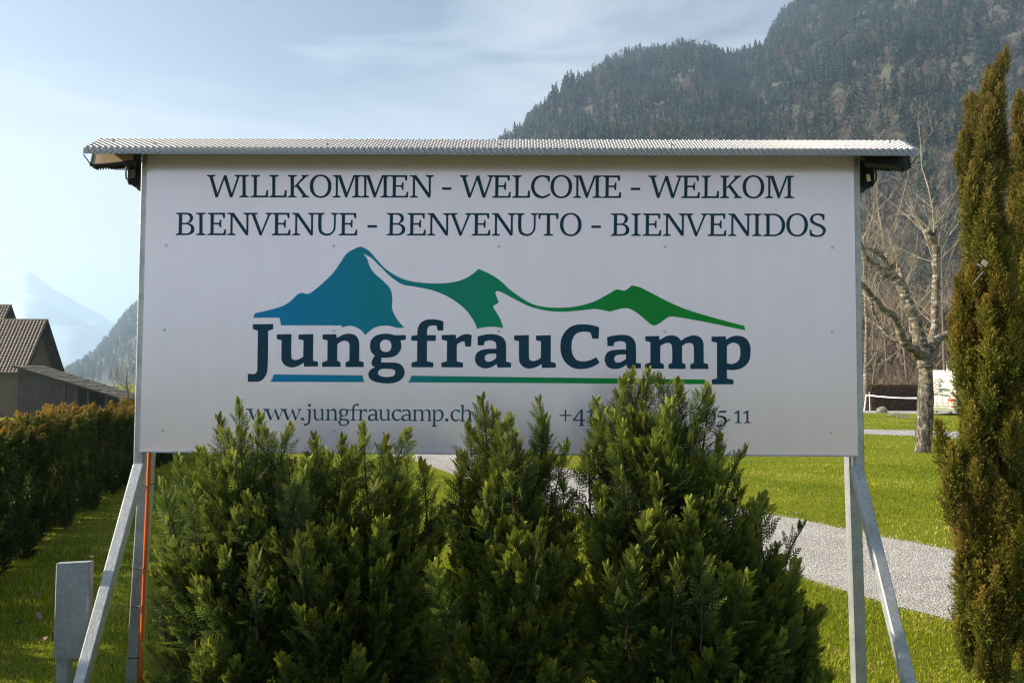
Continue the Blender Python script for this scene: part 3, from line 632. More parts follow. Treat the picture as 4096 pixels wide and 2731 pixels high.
# ------------------------------------------------------------------ grass blades
def blades(n, y0, y1, xlo, xhi, hgt, wid, pw=1.0):
    u = rng.random(n) ** pw; y = y0 + (y1 - y0) * u
    x = (xlo + (xhi - xlo) * rng.random(n)) * y
    k = ~in1(x, y, .03 * rng.random(n)) & ~in2(x, y) & ~in3(x, y)
    # nothing grows under the hedge
    x, y = x[k], y[k]; m = len(x)
    cl = np.array([noise.noise(Vector((a * 1.1, b * 1.1, 0))) for a, b in zip(x[::40], y[::40])]); cl = np.repeat(cl, 40)[:m]
    if len(cl) < m: cl = np.concatenate([cl, np.zeros(m - len(cl))])
    h = hgt * rng.uniform(.45, 1.25, m) * (1 + .5 * np.sin(x * 2.3 + 1.7 * np.sin(y * 1.9)) * np.sin(y * 2.1 + x)); w = wid * rng.uniform(.7, 1.3, m)
    a = rng.uniform(0, 6.283, m); lean = rng.uniform(.25, 1.1, m); b = a + rng.normal(0, .5, m) + 1.57
    z0 = np.zeros(m)
    p0 = np.stack([x - np.cos(a) * w, y - np.sin(a) * w, z0], -1); p1 = np.stack([x + np.cos(a) * w, y + np.sin(a) * w, z0], -1)
    mx_ = np.stack([x + np.cos(b) * h * lean * .35, y + np.sin(b) * h * lean * .35, h * .62], -1)
    tp = np.stack([x + np.cos(b) * h * lean, y + np.sin(b) * h * lean, h * np.clip(1.05 - lean * .45, .3, 1)], -1)
    off_ = np.stack([np.cos(a) * w * .7, np.sin(a) * w * .7, z0], -1)
    V = np.stack([p0, p1, mx_ + off_, mx_ - off_, tp], 1).reshape(-1, 3)
    q = np.arange(m)[:, None] * 5
    Fc = np.concatenate([q + np.array([[0, 1, 2]]), q + np.array([[0, 2, 3]]), q + np.array([[3, 2, 4]])])
    dry = in1(x, y, -.22) * .3 + (np.sin(x * 3.1 + 2 * np.sin(y * 1.3)) * np.sin(y * 2.7 + np.sin(x * 2.2)) > .72) * .22
    low = .11 * np.sin(x * .7 + 1.3 * np.sin(y * .45)) * np.sin(y * .6 + x * .3) + .07 * np.sin(x * 2.1 + y * 1.7)
    r = np.clip(.43 + low + dry + .26 * rng.normal(0, 1, m) + .22 * np.sin(x * 1.1 + np.sin(y * .8) * 2), 0, 1)
    return V, Fc, np.repeat(r, 5)
parts = [blades(160000, 4.6, 9.0, -.66, .76, .042, .0021, .8), blades(105000, 9.0, 20, -.62, .8, .042, .0042, .75), blades(60000, 20, 52, -.4, .8, .05, .011, .7)]
V, Fs, Rr, n0 = [], [], [], 0
for a, b, c in parts: V.append(a); Fs.append(b + n0); Rr.append(c); n0 += len(a)
me = mesh('grass', np.concatenate(V), np.concatenate(Fs), rnd=np.concatenate(Rr))
t = NT('grass_blade'); cc = t.ramp(t.attr('rnd'), [(0.0, (0.05, 0.115, 0.003)), (.42, (0.17, 0.245, 0.006)), (.80, (0.36, 0.39, 0.015)), (1.0, (0.56, 0.48, 0.15))]); t.leafy(cc, .4, .7); t.set(Specular_IOR_Level=.15)
M['blade'] = t.m
tag(add('grass', me, M['blade']), 'short spring grass of the camp lawn', kind='stuff')

# ------------------------------------------------------------------ conifer foliage
def rotm(axis, ang):
    return np.array(Matrix.Rotation(ang, 3, Vector(axis)))
def spray(L, rs, npin=14, nleaf=3, wid=.36, fat=1.0):
    """flat fern-like spray of scale leaves lying in x (length) / y (width), z up. quads"""
    Q, Tp = [], []
    def rh(p, d, n, l, w, z0, z1, t0, t1):
        e = (p[0] + d[0] * l, p[1] + d[1] * l); mx_, my = p[0] + d[0] * l * .55, p[1] + d[1] * l * .55; zm = z0 + (z1 - z0) * .55
        Q.append([(p[0], p[1], z0), (mx_ - n[0] * w, my - n[1] * w, zm - w * .35), (e[0], e[1], z1), (mx_ + n[0] * w, my + n[1] * w, zm + w * .1)])
        tm = (t0 + t1) / 2; Tp.append([t0, tm, t1, tm])
    def zz(x, y): return -.35 * (x / L) ** 2 * L * rs_d - .5 * abs(y) * rs_w
    rs_d, rs_w = rs.uniform(-.1, .55), rs.uniform(.0, .5)
    rh((0, 0), (1, 0), (0, 1), L, .003 * fat, 0, zz(L, 0), 0, .7)
    for i in range(npin):
        s = (i + .6) / npin; sd = 1 if i % 2 else -1
        pf_ = (1 - s) ** .8 * min(1, .45 + s * 2.6) * 1.15
        l = L * wid * pf_ * rs.uniform(.8, 1.15); an = R(48 - 20 * s) + rs.normal(0, .06); x0 = s * L * .93
        d = (math.cos(an), sd * math.sin(an)); n_ = (-d[1], d[0])
        rh((x0, 0), d, n_, l, .0026 * fat, zz(x0, 0), zz(x0 + d[0] * l, d[1] * l), s * .5, .5 + .5 * s)
        for j in range(nleaf):
            u = (j + .8) / (nleaf + .6)
            for sd2 in (-1, 1):
                a2 = an + sd2 * R(36); dd = (math.cos(a2), sd * math.sin(a2)); nn = (-dd[1], dd[0])
                p = (x0 + d[0] * l * u, d[1] * l * u); ll = l * .15 * (1.15 - u * .6) + .0045
                rh(p, dd, nn, ll, .0021 * fat, zz(*p), zz(p[0] + dd[0] * ll, p[1] + dd[1] * ll), s * .4 + .2 * u, .35 + .35 * s + .3 * u)
    return np.array(Q).reshape(-1, 3), np.array(Tp).reshape(-1)
def twig(L, rs, n=7, fat=1.0):
    """thin upright thuja twiglet: a stem with short scale shoots all round"""
    Q, Tp = [], []
    def rh(p, d, l, w, t0, t1):
        d = d / np.linalg.norm(d); s = np.cross(d, rs.normal(0, 1, 3)); s /= np.linalg.norm(s); e = p + d * l; m = p + d * l * .5
        Q.append([p, m - s * w, e, m + s * w]); Tp.append([t0, (t0 + t1) / 2, t1, (t0 + t1) / 2])
    ax = np.array([1.0, 0, 0]); rh(np.zeros(3), ax, L, .0035 * fat, 0, 1)
    for i in range(n):
        s = (i + .5) / n; a = rs.uniform(0, 6.28); d = ax * 1.1 + np.array([0, math.cos(a), math.sin(a)]) * .75; l = L * .42 * (1.1 - s * .7) * rs.uniform(.7, 1.2)
        p = ax * s * L; rh(p, d, l, .0034 * fat, s * .6, .45 + .55 * s)
        for k in (-1, 1):
            d2 = d + rs.normal(0, .45, 3); rh(p + d / np.linalg.norm(d) * l * .45, d2, l * .5, .003 * fat, s * .6 + .2, .6 + .4 * s)
    return np.array(Q).reshape(-1, 3), np.array(Tp).reshape(-1)
def plume(L, nsp, rs, kind='fan', bend=.15, slen=.34, fat=1.0, ang0=58, ang1=24, base=.06, flat=.55):
    """an upright shoot of length L made of sprays round a stem; root at origin, pointing +z"""
    V, Tp = [], []; bd = rs.uniform(0, 6.28)
    def ctr(s): q = bend * L * s ** 2; return np.array([math.cos(bd) * q, math.sin(bd) * q, L * s * (1 - .1 * bend * s)])
    for i in range(nsp):
        s = base + (1 - base) * (i + rs.random() * .6) / nsp
        a = (i % 2) * math.pi + rs.normal(0, .38) if (kind == 'fan' and flat < .5 and rs.random() < .8) else i * 2.39996 + rs.normal(0, .25); l = L * slen * (math.sin(min(1, (1 - s) * 1.15 + .1) * math.pi / 2) ** .8) * rs.uniform(.8, 1.15) * (0.65 + .35 * min(1, s * 4)) + .015
        el = R(90 - (ang0 + (ang1 - ang0) * s)) + rs.normal(0, .12)
        q, tp = (spray(l, rs, 14, 3, .36, fat) if kind == 'fan' else twig(l, rs, 7, fat))
        tw = rs.normal(0, .4) + (math.pi / 2 * (1 if i % 2 else -1) if flat < .5 else 0) if kind == 'fan' else rs.normal(0, flat)
        Rm = rotm((0, 0, 1), a) @ rotm((0, 1, 0), -el) @ rotm((1, 0, 0), tw)
        V.append(q @ Rm.T + ctr(s)); Tp.append(np.clip(tp * .6 + .4 * s, 0, 1))
    n = len(V); V = np.concatenate(V); Tp = np.concatenate(Tp)
    # stem
    st = MB().tube([tuple(ctr(k / 6)) for k in range(7)], [.006 * (1 - k / 7) + .001 for k in range(7)], 4, False)
    Vn = np.concatenate([V, np.array(st.v)]); Tp = np.concatenate([Tp, np.full(len(st.v), -.2)])
    F_ = np.concatenate([np.arange(len(V)).reshape(-1, 4), np.array([f for f in st.f if len(f) == 4]) + len(V)])
    return Vn, F_, Tp

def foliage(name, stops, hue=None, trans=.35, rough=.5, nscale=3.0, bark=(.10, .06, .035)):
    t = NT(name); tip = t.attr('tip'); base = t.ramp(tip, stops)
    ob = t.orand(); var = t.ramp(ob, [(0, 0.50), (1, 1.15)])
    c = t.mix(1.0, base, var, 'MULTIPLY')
    if hue: 
        wv = t.new('ShaderNodeNewGeometry'); nz = t.noise(wv.outputs['Position'], nscale, 4, .6); c = t.mix(t.ramp(nz, hue[0]), c, hue[1])
    if name.startswith('column'):
        gz = t.new('ShaderNodeNewGeometry'); sz = t.new('ShaderNodeSeparateXYZ'); t.l.new(gz.outputs['Position'], sz.inputs[0]); mz = t.new('ShaderNodeMapRange'); t.l.new(sz.outputs['Z'], mz.inputs['Value']); mz.inputs['From Min'].default_value = 2.3; mz.inputs['From Max'].default_value = 3.3; mz.inputs['To Max'].default_value = .6
        c = t.mix(mz.outputs['Result'], c, t.ramp(tip, [(0, (.05, .04, .018)), (.6, (.13, .10, .035)), (1, (.32, .24, .09))]))
    lt = t.new('ShaderNodeMath', operation='LESS_THAN'); lt.inputs[1].default_value = -.05; t.l.new(tip, lt.inputs[0])
    c = t.mix(lt.outputs[0], c, bark)
    t.leafy(c, trans, rough); return t.m
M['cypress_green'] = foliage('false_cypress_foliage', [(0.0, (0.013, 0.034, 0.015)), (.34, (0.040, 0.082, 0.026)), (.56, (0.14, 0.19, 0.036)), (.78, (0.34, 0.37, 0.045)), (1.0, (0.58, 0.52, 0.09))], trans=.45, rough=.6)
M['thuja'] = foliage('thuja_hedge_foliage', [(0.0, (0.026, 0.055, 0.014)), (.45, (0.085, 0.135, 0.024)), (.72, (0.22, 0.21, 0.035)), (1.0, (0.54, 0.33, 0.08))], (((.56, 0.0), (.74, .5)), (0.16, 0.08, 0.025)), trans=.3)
M['column'] = foliage('column_cypress_foliage', [(0.0, (0.035, 0.052, 0.012)), (.35, (0.11, 0.14, 0.018)), (.75, (0.30, 0.26, 0.04)), (1.0, (0.55, 0.36, 0.10))], (((.50, 0.0), (.72, .55)), (0.30, 0.15, 0.045)), trans=.3, nscale=1.7)

plumes = []
for i in range(8):
    rs = np.random.default_rng(100 + i)
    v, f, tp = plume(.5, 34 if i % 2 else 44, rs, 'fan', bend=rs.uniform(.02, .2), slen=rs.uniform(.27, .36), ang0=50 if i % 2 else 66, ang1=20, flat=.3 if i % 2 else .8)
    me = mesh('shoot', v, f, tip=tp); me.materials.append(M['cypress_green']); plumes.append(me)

def orient(o, p, d, L, spin):
    """stand the shoot mesh (0.5 m long, +z) at p pointing along d with length L"""
    q = Vector(d).to_track_quat('Z', 'Y'); o.rotation_mode = 'QUATERNION'
    from mathutils import Quaternion
    o.rotation_quaternion = q @ Quaternion((0, 0, 1), spin); o.location = p; o.scale = (L / .5,) * 3

def bush(label, dep, env, half, tips, n, seed, ybulge=.36, zmin=.36):
    """env: photo outline points of the crown top used to size the shrub at distance dep"""
    rs = random.Random(seed)
    W = [(P(px, py, dep).x, P(px, py, dep).z) for px, py in env]
    xs_ = [a for a, b in W]; x0, x1 = min(xs_), max(xs_); xc = (x0 + x1) / 2
    root = thing('conifer_shrub', label, 'shrub', (xc, dep, 0), 0, 'dense conifer shrubs in front of the board')
    tops = lambda x: float(np.interp(x, xs_, [b for a, b in W]))
    # trunks
    tr = MB()
    for k in range(4):
        a = Vector((rs.uniform(-.12, .12), rs.uniform(-.1, .1), 0)); xx = x0 + (x1 - x0) * (k + .5) / 4 - xc; b = Vector((xx * .8, rs.uniform(-.1, .1), tops(xc + xx * .8) * .86))
        tr.tube([a, a.lerp(b, .35) + Vector((xx * .25, 0, 0)), a.lerp(b, .7) + Vector((xx * .12, 0, 0)), b], [.028, .02, .013, .004], 7)
    tr.build('trunk', M['bark_brown'], root, smooth=True)
    def put(tip_, d, L):
        face = math.atan2(-1, (tip_[0] - xc) * 3.0) + math.pi / 2
        o = bpy.data.objects.new('shoot', rs.choice(plumes)); col.objects.link(o); o.parent = root
        d = Vector(d).normalized(); orient(o, Vector(tip_) - d * L - Vector((xc, dep, 0)), d, L, face + rs.gauss(0, .85))
    for px, py, dd, L, lx in tips:
        p = P(px, py, dep + dd); put(p, (lx, rs.uniform(-.05, .1), 1), L)
    for i in range(n):
        # layered: choose an angle round the shrub and a height
        u = rs.random(); x = x0 + (x1 - x0) * u; hz = tops(x)
        ph = rs.uniform(-1, 1); yb = ybulge * math.sqrt(max(0, 1 - ((x - xc) / ((x1 - x0) / 2)) ** 2 * .75))
        y = dep + (-abs(ph) if rs.random() < .78 else abs(ph)) ** 1 * yb if ph else dep
        edge = abs(y - dep) / max(yb, 1e-3)
        zt = zmin + (hz - zmin) * (1 - rs.random() ** 1.25 * .98) * (1 - .42 * edge ** 2)
        L = rs.uniform(.30, .50)
        out = Vector(((x - xc) / (x1 - x0) * 1.1, (y - dep) * 1.25, 1.0))
        put((x, y, zt), out + Vector((rs.gauss(0, .13), rs.gauss(0, .12), 0)), L)
    return root
M['bark_brown'] = simple('shrub_bark', (.11, .07, .05), .85, 0, .3, 20, .004)
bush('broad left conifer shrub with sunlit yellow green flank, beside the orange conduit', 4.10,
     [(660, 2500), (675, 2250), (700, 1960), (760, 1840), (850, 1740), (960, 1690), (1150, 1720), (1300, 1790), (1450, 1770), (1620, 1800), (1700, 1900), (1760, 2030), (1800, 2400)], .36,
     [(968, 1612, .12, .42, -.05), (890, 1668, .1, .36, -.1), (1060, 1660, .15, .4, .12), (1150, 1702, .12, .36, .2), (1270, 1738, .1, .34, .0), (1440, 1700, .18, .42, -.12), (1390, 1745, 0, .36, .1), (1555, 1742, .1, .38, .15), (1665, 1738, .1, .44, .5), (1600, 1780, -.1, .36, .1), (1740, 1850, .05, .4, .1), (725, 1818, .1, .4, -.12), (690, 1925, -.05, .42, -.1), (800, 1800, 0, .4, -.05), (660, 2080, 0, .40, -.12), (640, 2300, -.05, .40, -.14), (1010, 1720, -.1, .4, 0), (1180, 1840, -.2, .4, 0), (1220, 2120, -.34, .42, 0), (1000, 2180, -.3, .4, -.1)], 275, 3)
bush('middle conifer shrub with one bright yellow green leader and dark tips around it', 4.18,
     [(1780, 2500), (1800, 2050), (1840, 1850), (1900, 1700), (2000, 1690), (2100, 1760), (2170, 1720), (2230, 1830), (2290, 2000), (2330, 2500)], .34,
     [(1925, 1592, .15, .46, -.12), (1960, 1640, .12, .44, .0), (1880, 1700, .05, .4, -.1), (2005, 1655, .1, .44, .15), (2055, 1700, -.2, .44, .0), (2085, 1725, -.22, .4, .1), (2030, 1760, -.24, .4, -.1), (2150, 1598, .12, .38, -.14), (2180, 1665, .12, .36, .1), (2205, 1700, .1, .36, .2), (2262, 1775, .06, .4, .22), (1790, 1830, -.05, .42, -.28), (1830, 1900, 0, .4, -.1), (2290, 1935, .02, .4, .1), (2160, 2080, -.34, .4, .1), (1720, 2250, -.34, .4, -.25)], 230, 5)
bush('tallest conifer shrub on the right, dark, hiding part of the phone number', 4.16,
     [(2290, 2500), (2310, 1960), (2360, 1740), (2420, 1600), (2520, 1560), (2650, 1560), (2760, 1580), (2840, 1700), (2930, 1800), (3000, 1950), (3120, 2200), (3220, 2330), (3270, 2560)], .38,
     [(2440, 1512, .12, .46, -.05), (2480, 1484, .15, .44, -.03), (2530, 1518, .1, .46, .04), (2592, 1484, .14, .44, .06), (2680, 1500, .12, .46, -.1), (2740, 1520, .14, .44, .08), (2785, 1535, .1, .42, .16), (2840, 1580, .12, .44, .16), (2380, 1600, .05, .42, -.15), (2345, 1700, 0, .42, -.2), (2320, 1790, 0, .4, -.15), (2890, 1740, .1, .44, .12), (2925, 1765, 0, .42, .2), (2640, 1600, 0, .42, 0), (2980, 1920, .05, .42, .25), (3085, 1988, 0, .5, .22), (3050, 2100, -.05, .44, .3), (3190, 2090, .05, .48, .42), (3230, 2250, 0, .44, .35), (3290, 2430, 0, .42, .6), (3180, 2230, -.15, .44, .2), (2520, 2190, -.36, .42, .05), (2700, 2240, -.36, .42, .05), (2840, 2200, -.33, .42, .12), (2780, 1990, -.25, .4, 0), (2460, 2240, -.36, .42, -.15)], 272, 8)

# ------------------------------------------------------------------ column cypress on the right
cpl = []
for i in range(7):
    rs = np.random.default_rng(300 + i)
    v, f, tp = plume(.5, 120, rs, 'twig', bend=rs.uniform(.0, .08), slen=.30, fat=1.4, ang0=46, ang1=20)
    me = mesh('shoot', v, f, tip=tp); me.materials.append(M['column']); cpl.append(me)
def column(label, base, prof, n, seed, extra=()):
    """prof: list of (z, centre x offset, radius)"""
    rs = random.Random(seed); root = thing('column_cypress', label, 'tree', base, 0, 'column cypresses at the right')
    zs = [p[0] for p in prof]; cxs = [p[1] for p in prof]; rds = [p[2] * .90 for p in prof]; cxs = [x - .025 for x in cxs]
    m = MB()
    for k in range(3):
        ox, oy = rs.uniform(-.05, .05), rs.uniform(-.05, .05)
        m.tube([(ox * 1.4, oy * 1.4, 0)] + [(np.interp(z, zs, cxs) + ox, oy, z) for z in (.4, 1.0, 2.0, zs[-1] * .93)], [.03, .025, .02, .014, .004], 7)
    m.build('trunk', M['bark_brown'], root, smooth=True)
    def put(p, d, L, nm='shoot'):
        o = bpy.data.objects.new(nm, rs.choice(cpl)); col.objects.link(o); o.parent = root; d = Vector(d).normalized(); orient(o, Vector(p) - d * L * .7, d, L, rs.uniform(0, 6.28))
    for i in range(n):
        z = zs[0] + (zs[-1] - zs[0]) * (i + rs.random()) / n; r = np.interp(z, zs, rds); cx_ = np.interp(z, zs, cxs)
        a = rs.uniform(0, 6.28); k = rs.uniform(.1, .84) ** .5; L = rs.uniform(.26, .40) * min(1, .55 + r * 2)
        put((cx_ + math.cos(a) * r * k, math.sin(a) * r * k, z), (math.cos(a) * .16, math.sin(a) * .16, 1), L)
    for x, y, z, dx, L in extra: put((x, y, z), (dx, 0, 1), L)
    return root
DC = 5.2
def cprof(rows, base):
    out = []
    for py, xl_, xr_ in rows:
        a, b = P(xl_, py, DC), P(xr_, py, DC); out.append((a.z, (a.x + b.x) / 2 - base[0], (b.x - a.x) / 2))
    return out
cb = G(3985, 2712); cb = (cb.x, DC, 0)
rows = [(2690, 3930, 4040), (2600, 3860, 4080), (2450, 3830, 4110), (2300, 3815, 4130), (2100, 3800, 4140), (1900, 3800, 4140), (1700, 3835, 4150), (1600, 3848, 4150), (1400, 3820, 4140), (1250, 3815, 4120), (1100, 3860, 4080), (900, 3862, 4060), (700, 3835, 4050), (560, 3850, 4050), (430, 3895, 4035), (330, 3970, 4020), (300, 3990, 4010)]
pr = cprof(rows, cb); pr.sort()
ex_ = []
for px, py, dx, L in ((3870, 560, -.25, .2), (3860, 640, -.25, .2), (3930, 380, -.15, .2), (3835, 1150, -.4, .2), (3830, 1230, -.4, .2), (3795, 1760, -.15, .34), (3800, 1850, -.1, .36), (3788, 1960, -.1, .36), (4008, 235, .03, .18), (3998, 255, -.02, .18), (3985, 290, -.05, .2)):
    p = P(px, py, DC - .02); ex_.append((p.x - cb[0], random.uniform(-.06, .06), p.z, dx, L))
column('tall slender column cypress with browned tips standing right of the board', cb, pr, 281, 11, ex_)
cb2 = (P(4130, 2600, 5.45).x, 5.45, 0)
rows2 = [(2690, 4080, 4220), (2400, 4040, 4280), (1900, 4020, 4300), (1400, 4030, 4300), (1000, 4030, 4280), (750, 4035, 4250), (600, 4050, 4220), (500, 4070, 4180), (410, 4080, 4110)]
DC = 5.45; pr2 = cprof(rows2, cb2); pr2.sort()
column('second column cypress half cut off by the right edge, behind the first', cb2, pr2, 230, 12)

# ------------------------------------------------------------------ thuja hedge on the left
hedge_v = []
for k in range(4):
    rs = np.random.default_rng(500 + k); vs, fs, tps, n0 = [], [], [], 0
    for i in range(54):
        a = rs.uniform(0, 6.283); zt = 1.40 * (1 - rs.random() ** 1.6 * .93) + rs.normal(0, .02)
        if i < 9: zt = rs.uniform(1.28, 1.47)
        if i > 34: zt = rs.uniform(.30, .75)
        r = (.37 if zt < 1.15 else .22) * rs.uniform(.35, 1.0)
        L = rs.uniform(.30, .42); v, f, tp = plume(L, 34, rs, 'twig', bend=.05, slen=.26, fat=2.5, ang0=50, ang1=25)
        d = Vector((math.cos(a) * .22, math.sin(a) * .22, 1)).normalized(); q = np.array(d.to_track_quat('Z', 'Y').to_matrix())
        v = v @ q.T + np.array([math.cos(a) * r, math.sin(a) * r, zt - L]); v[:, 2] = np.maximum(v[:, 2], .01)
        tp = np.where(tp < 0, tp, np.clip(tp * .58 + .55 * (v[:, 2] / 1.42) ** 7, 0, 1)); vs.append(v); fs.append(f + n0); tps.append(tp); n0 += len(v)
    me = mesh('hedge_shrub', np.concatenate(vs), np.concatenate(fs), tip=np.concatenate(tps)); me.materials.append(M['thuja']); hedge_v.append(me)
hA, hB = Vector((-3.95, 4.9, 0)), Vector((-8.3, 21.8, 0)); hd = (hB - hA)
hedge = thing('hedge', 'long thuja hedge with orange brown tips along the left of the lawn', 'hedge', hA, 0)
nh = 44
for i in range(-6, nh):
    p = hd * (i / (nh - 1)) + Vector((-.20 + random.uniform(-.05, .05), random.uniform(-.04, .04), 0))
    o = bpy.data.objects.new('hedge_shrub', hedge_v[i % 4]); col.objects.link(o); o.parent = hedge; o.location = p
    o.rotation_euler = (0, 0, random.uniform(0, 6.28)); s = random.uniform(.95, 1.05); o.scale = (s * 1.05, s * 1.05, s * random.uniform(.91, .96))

# ------------------------------------------------------------------ zinc guard post in the left foreground
gp = G(270, 2760); gd = 4.55
a = P(220, 2262, gd); b = P(358, 2240, gd)
t_ = thing('guard_post', 'short grey zinc post with flat mottled face, standing before the hedge at left', 'post', ((a.x + b.x) / 2, gd, 0), R(-3))
w = (b - a).length; h = (a.z + b.z) / 2
cx_ = 0
m = MB()
prof_ = [(-w / 2, .045), (-w / 2, .008), (-w / 2 + .008, 0), (w / 2 - .006, 0), (w / 2, .006), (w / 2, .045), (w / 2 - .004, .045), (w / 2 - .005, .009), (w / 2 - .009, .004), (-w / 2 + .009, .004), (-w / 2 + .004, .009), (-w / 2 + .004, .045)]
zb_ = P(220, 2632, gd).z
vs = [(x, y, zb_) for x, y in prof_] + [(x, y, h + (x / w) * .012) for x, y in prof_]; n = len(prof_)
m.raw(vs, [(i, (i + 1) % n, (i + 1) % n + n, i + n) for i in range(n)] + [tuple(range(n))[::-1], tuple(range(n, 2 * n))])
m.build('face_plate', M['galv_dull'], t_)
MB().box((0, .022, h - .001), (w * .985, .042, .004), (0, -math.atan2(.012, w), 0)).build('top_cap', M['galv'], t_)
MB().box((-w * .24, .03, zb_ / 2 + .1), (.065, .05, zb_ + .2), None, .004).build('stake', M['galv_dull'], t_)

# fallen leaves, pebbles on the shaded lawn
lf = MB(); lf.raw([(0, 0, 0), (.018, .014, .008), (.045, .016, .003), (.06, 0, .012), (.045, -.017, .006), (.018, -.013, .003), (.03, 0, -.002)], [(0, 1, 6), (1, 2, 6), (2, 3, 6), (3, 4, 6), (4, 5, 6), (5, 0, 6)])
M['dead_leaf'] = simple('dry_leaf', (.20, .135, .09), .8, 0, .3, 30)
lme = mesh('fallen_leaf', lf.v, lf.f); lme.materials.append(M['dead_leaf'])
for px, py in ((150, 2585), (372, 2160), (410, 2205), (230, 2235), (370, 2245), (490, 2620), (605, 2265), (128, 2392), (155, 2498), (52, 2460), (270, 2145), (440, 2095), (60, 2515), (600, 2130), (840, 1905), (700, 1880), (930, 1850), (3320, 2020), (3180, 2065), (3765, 2097), (3205, 1990)):
    p = G(px, py); o = tag(add('fallen_leaf', lme, None, None, (p.x, p.y, .035), (random.uniform(-.4, .4), random.uniform(-.4, .4), random.uniform(0, 6.28)), random.uniform(.8, 1.5)), 'curled brown dead leaf lying in the grass', 'leaf', 'dead leaves scattered on the lawn')
# ------------------------------------------------------------------ mountains and forest
M['forest_floor'] = simple('forest_floor', (.05, .05, .032), .95, 0, .35, .02)
M['snow'] = simple('snowy_peak', (.33, .37, .43), .8, 0, .45, .0016)
def loft(name, crest, Dc, Db, mat, amp, kind='structure', label=None, back=True, nt=26, pw=1.0, rough_len=90.0, side=None):
    xs_ = [c[0] for c in crest]; ys_ = [c[1] for c in crest]
    dcs = [c[2] if len(c) > 2 else Dc for c in crest]
    N = 120; pxs = np.linspace(xs_[0], xs_[-1], N)
    def pos(px, t_):
        py = float(np.interp(px, xs_, ys_)); dc = float(np.interp(px, xs_, dcs))
        C = P(px, py, dc); hgt = max(2.0, C.z)
        if t_ <= 1:
            D = Db + (dc - Db) * t_; k = D / dc; z = hgt * (t_ ** pw)
            x = C.x * k
        else:
            D = dc + (t_ - 1) * (dc - Db) * .9; x = C.x * D / dc; z = hgt * max(0, 1 - (t_ - 1) * 1.15)
        env = min(1, t_ * 3) * (0.25 + .75 * min(1, abs(1 - t_) * 5))
        nz = noise.fractal(Vector((x / rough_len, D / rough_len, 3.3)), 1.0, 2.1, 5)
        return Vector((x, D, z + nz * amp * env - (4 if t_ <= 0 else 0)))
    ts = list(np.linspace(0, 1, nt)) + ([1.15, 1.4, 1.8] if back else [])
    vs = [pos(px, t_) for t_ in ts for px in pxs]; m = len(pxs)
    fs = [(j * m + i, j * m + i + 1, (j + 1) * m + i + 1, (j + 1) * m + i) for j in range(len(ts) - 1) for i in range(m - 1)]
    o = tag(MB().raw(vs, fs).build(name, mat, smooth=True), label, kind='structure'); return pos, pxs, o

def tree_mesh(kind, rs):
    """unit-height far tree as triangles, with a per-vertex shade"""
    tr = []
    if kind == 'fir':
        tiers = 9
        for k in range(tiers):
            z = .12 + .86 * k / tiers; r = (.20 * (1 - z) ** .85 + .018) * rs.uniform(.8, 1.2)
            for j in range(6):
                a = rs.uniform(0, 6.28); da = rs.uniform(.35, .6); dz = rs.uniform(.04, .09)
                c = (0, 0, z + .07); p = (math.cos(a - da) * r, math.sin(a - da) * r, z - dz * .6); q = (math.cos(a + da) * r * rs.uniform(.7, 1.1), math.sin(a + da) * r, z - dz)
                tr.append((c, p, q))
        tr.append(((-.006, 0, 0), (.006, 0, 0), (0, 0, 1.02))); tr.append(((0, -.006, 0), (0, .006, 0), (0, 0, 1.0)))
    elif kind == 'pine':
        tr.append(((-.012, 0, 0), (.012, 0, 0), (0, 0, .95))); tr.append(((0, -.012, 0), (0, .012, 0), (0, 0, .95)))
        for k in range(38):
            z = rs.uniform(.42, .98); r = .17 * math.sqrt(max(0, 1 - ((z - .68) / .33) ** 2)) + .02; a = rs.uniform(0, 6.28); rr = r * rs.uniform(.3, 1)
            c = np.array([math.cos(a) * rr, math.sin(a) * rr, z]); d = rs.normal(0, .05, (3, 3)); d[:, 2] *= .5
            tr.append([tuple(c + d[i]) for i in range(3)])
    else:
        tr.append(((-.012, 0, 0), (.012, 0, 0), (0, 0, .7)))
        for k in range(44):
            z = rs.uniform(.22, .98); r = .27 * math.sqrt(max(0, 1 - ((z - .6) / .42) ** 2)); a = rs.uniform(0, 6.28); rr = r * rs.uniform(.1, 1)
            c = np.array([math.cos(a) * rr, math.sin(a) * rr, z]); d0 = np.array([math.cos(a) * .6, math.sin(a) * .6, 1.0]); d0 /= np.linalg.norm(d0); l = rs.uniform(.07, .15)
            s = np.cross(d0, rs.normal(0, 1, 3)); s = s / np.linalg.norm(s) * rs.uniform(.012, .026)
            tr.append((tuple(c - s - d0 * l * .5), tuple(c + s - d0 * l * .5), tuple(c + d0 * l)))
    return np.array(tr, dtype=np.float32).reshape(-1, 3)
TREES = {k: [tree_mesh(k, np.random.default_rng(900 + i)) for i in range(n)] for k, n in (('fir', 6), ('pine', 3), ('bare', 4))}
def wood(name, spots, mat, label):
    """spots: (pos, height, kind, shade) -> one mesh of merged trees"""
    V, Sh, cnt = [], [], 0
    for p, h, kind, sh in spots:
        tm = random.choice(TREES[kind]); a = random.uniform(0, 6.28); c, s = math.cos(a), math.sin(a); w = random.uniform(.85, 1.3)
        v = np.empty_like(tm); v[:, 0] = (tm[:, 0] * c - tm[:, 1] * s) * h * w + p.x; v[:, 1] = (tm[:, 0] * s + tm[:, 1] * c) * h * w + p.y; v[:, 2] = tm[:, 2] * h + p.z
        V.append(v); Sh.append(np.full(len(v), sh, dtype=np.float32))
    V = np.concatenate(V); me = mesh(name, V, np.arange(len(V)).reshape(-1, 3), rnd=np.concatenate(Sh))
    return tag(add(name, me, mat), label, kind='stuff')
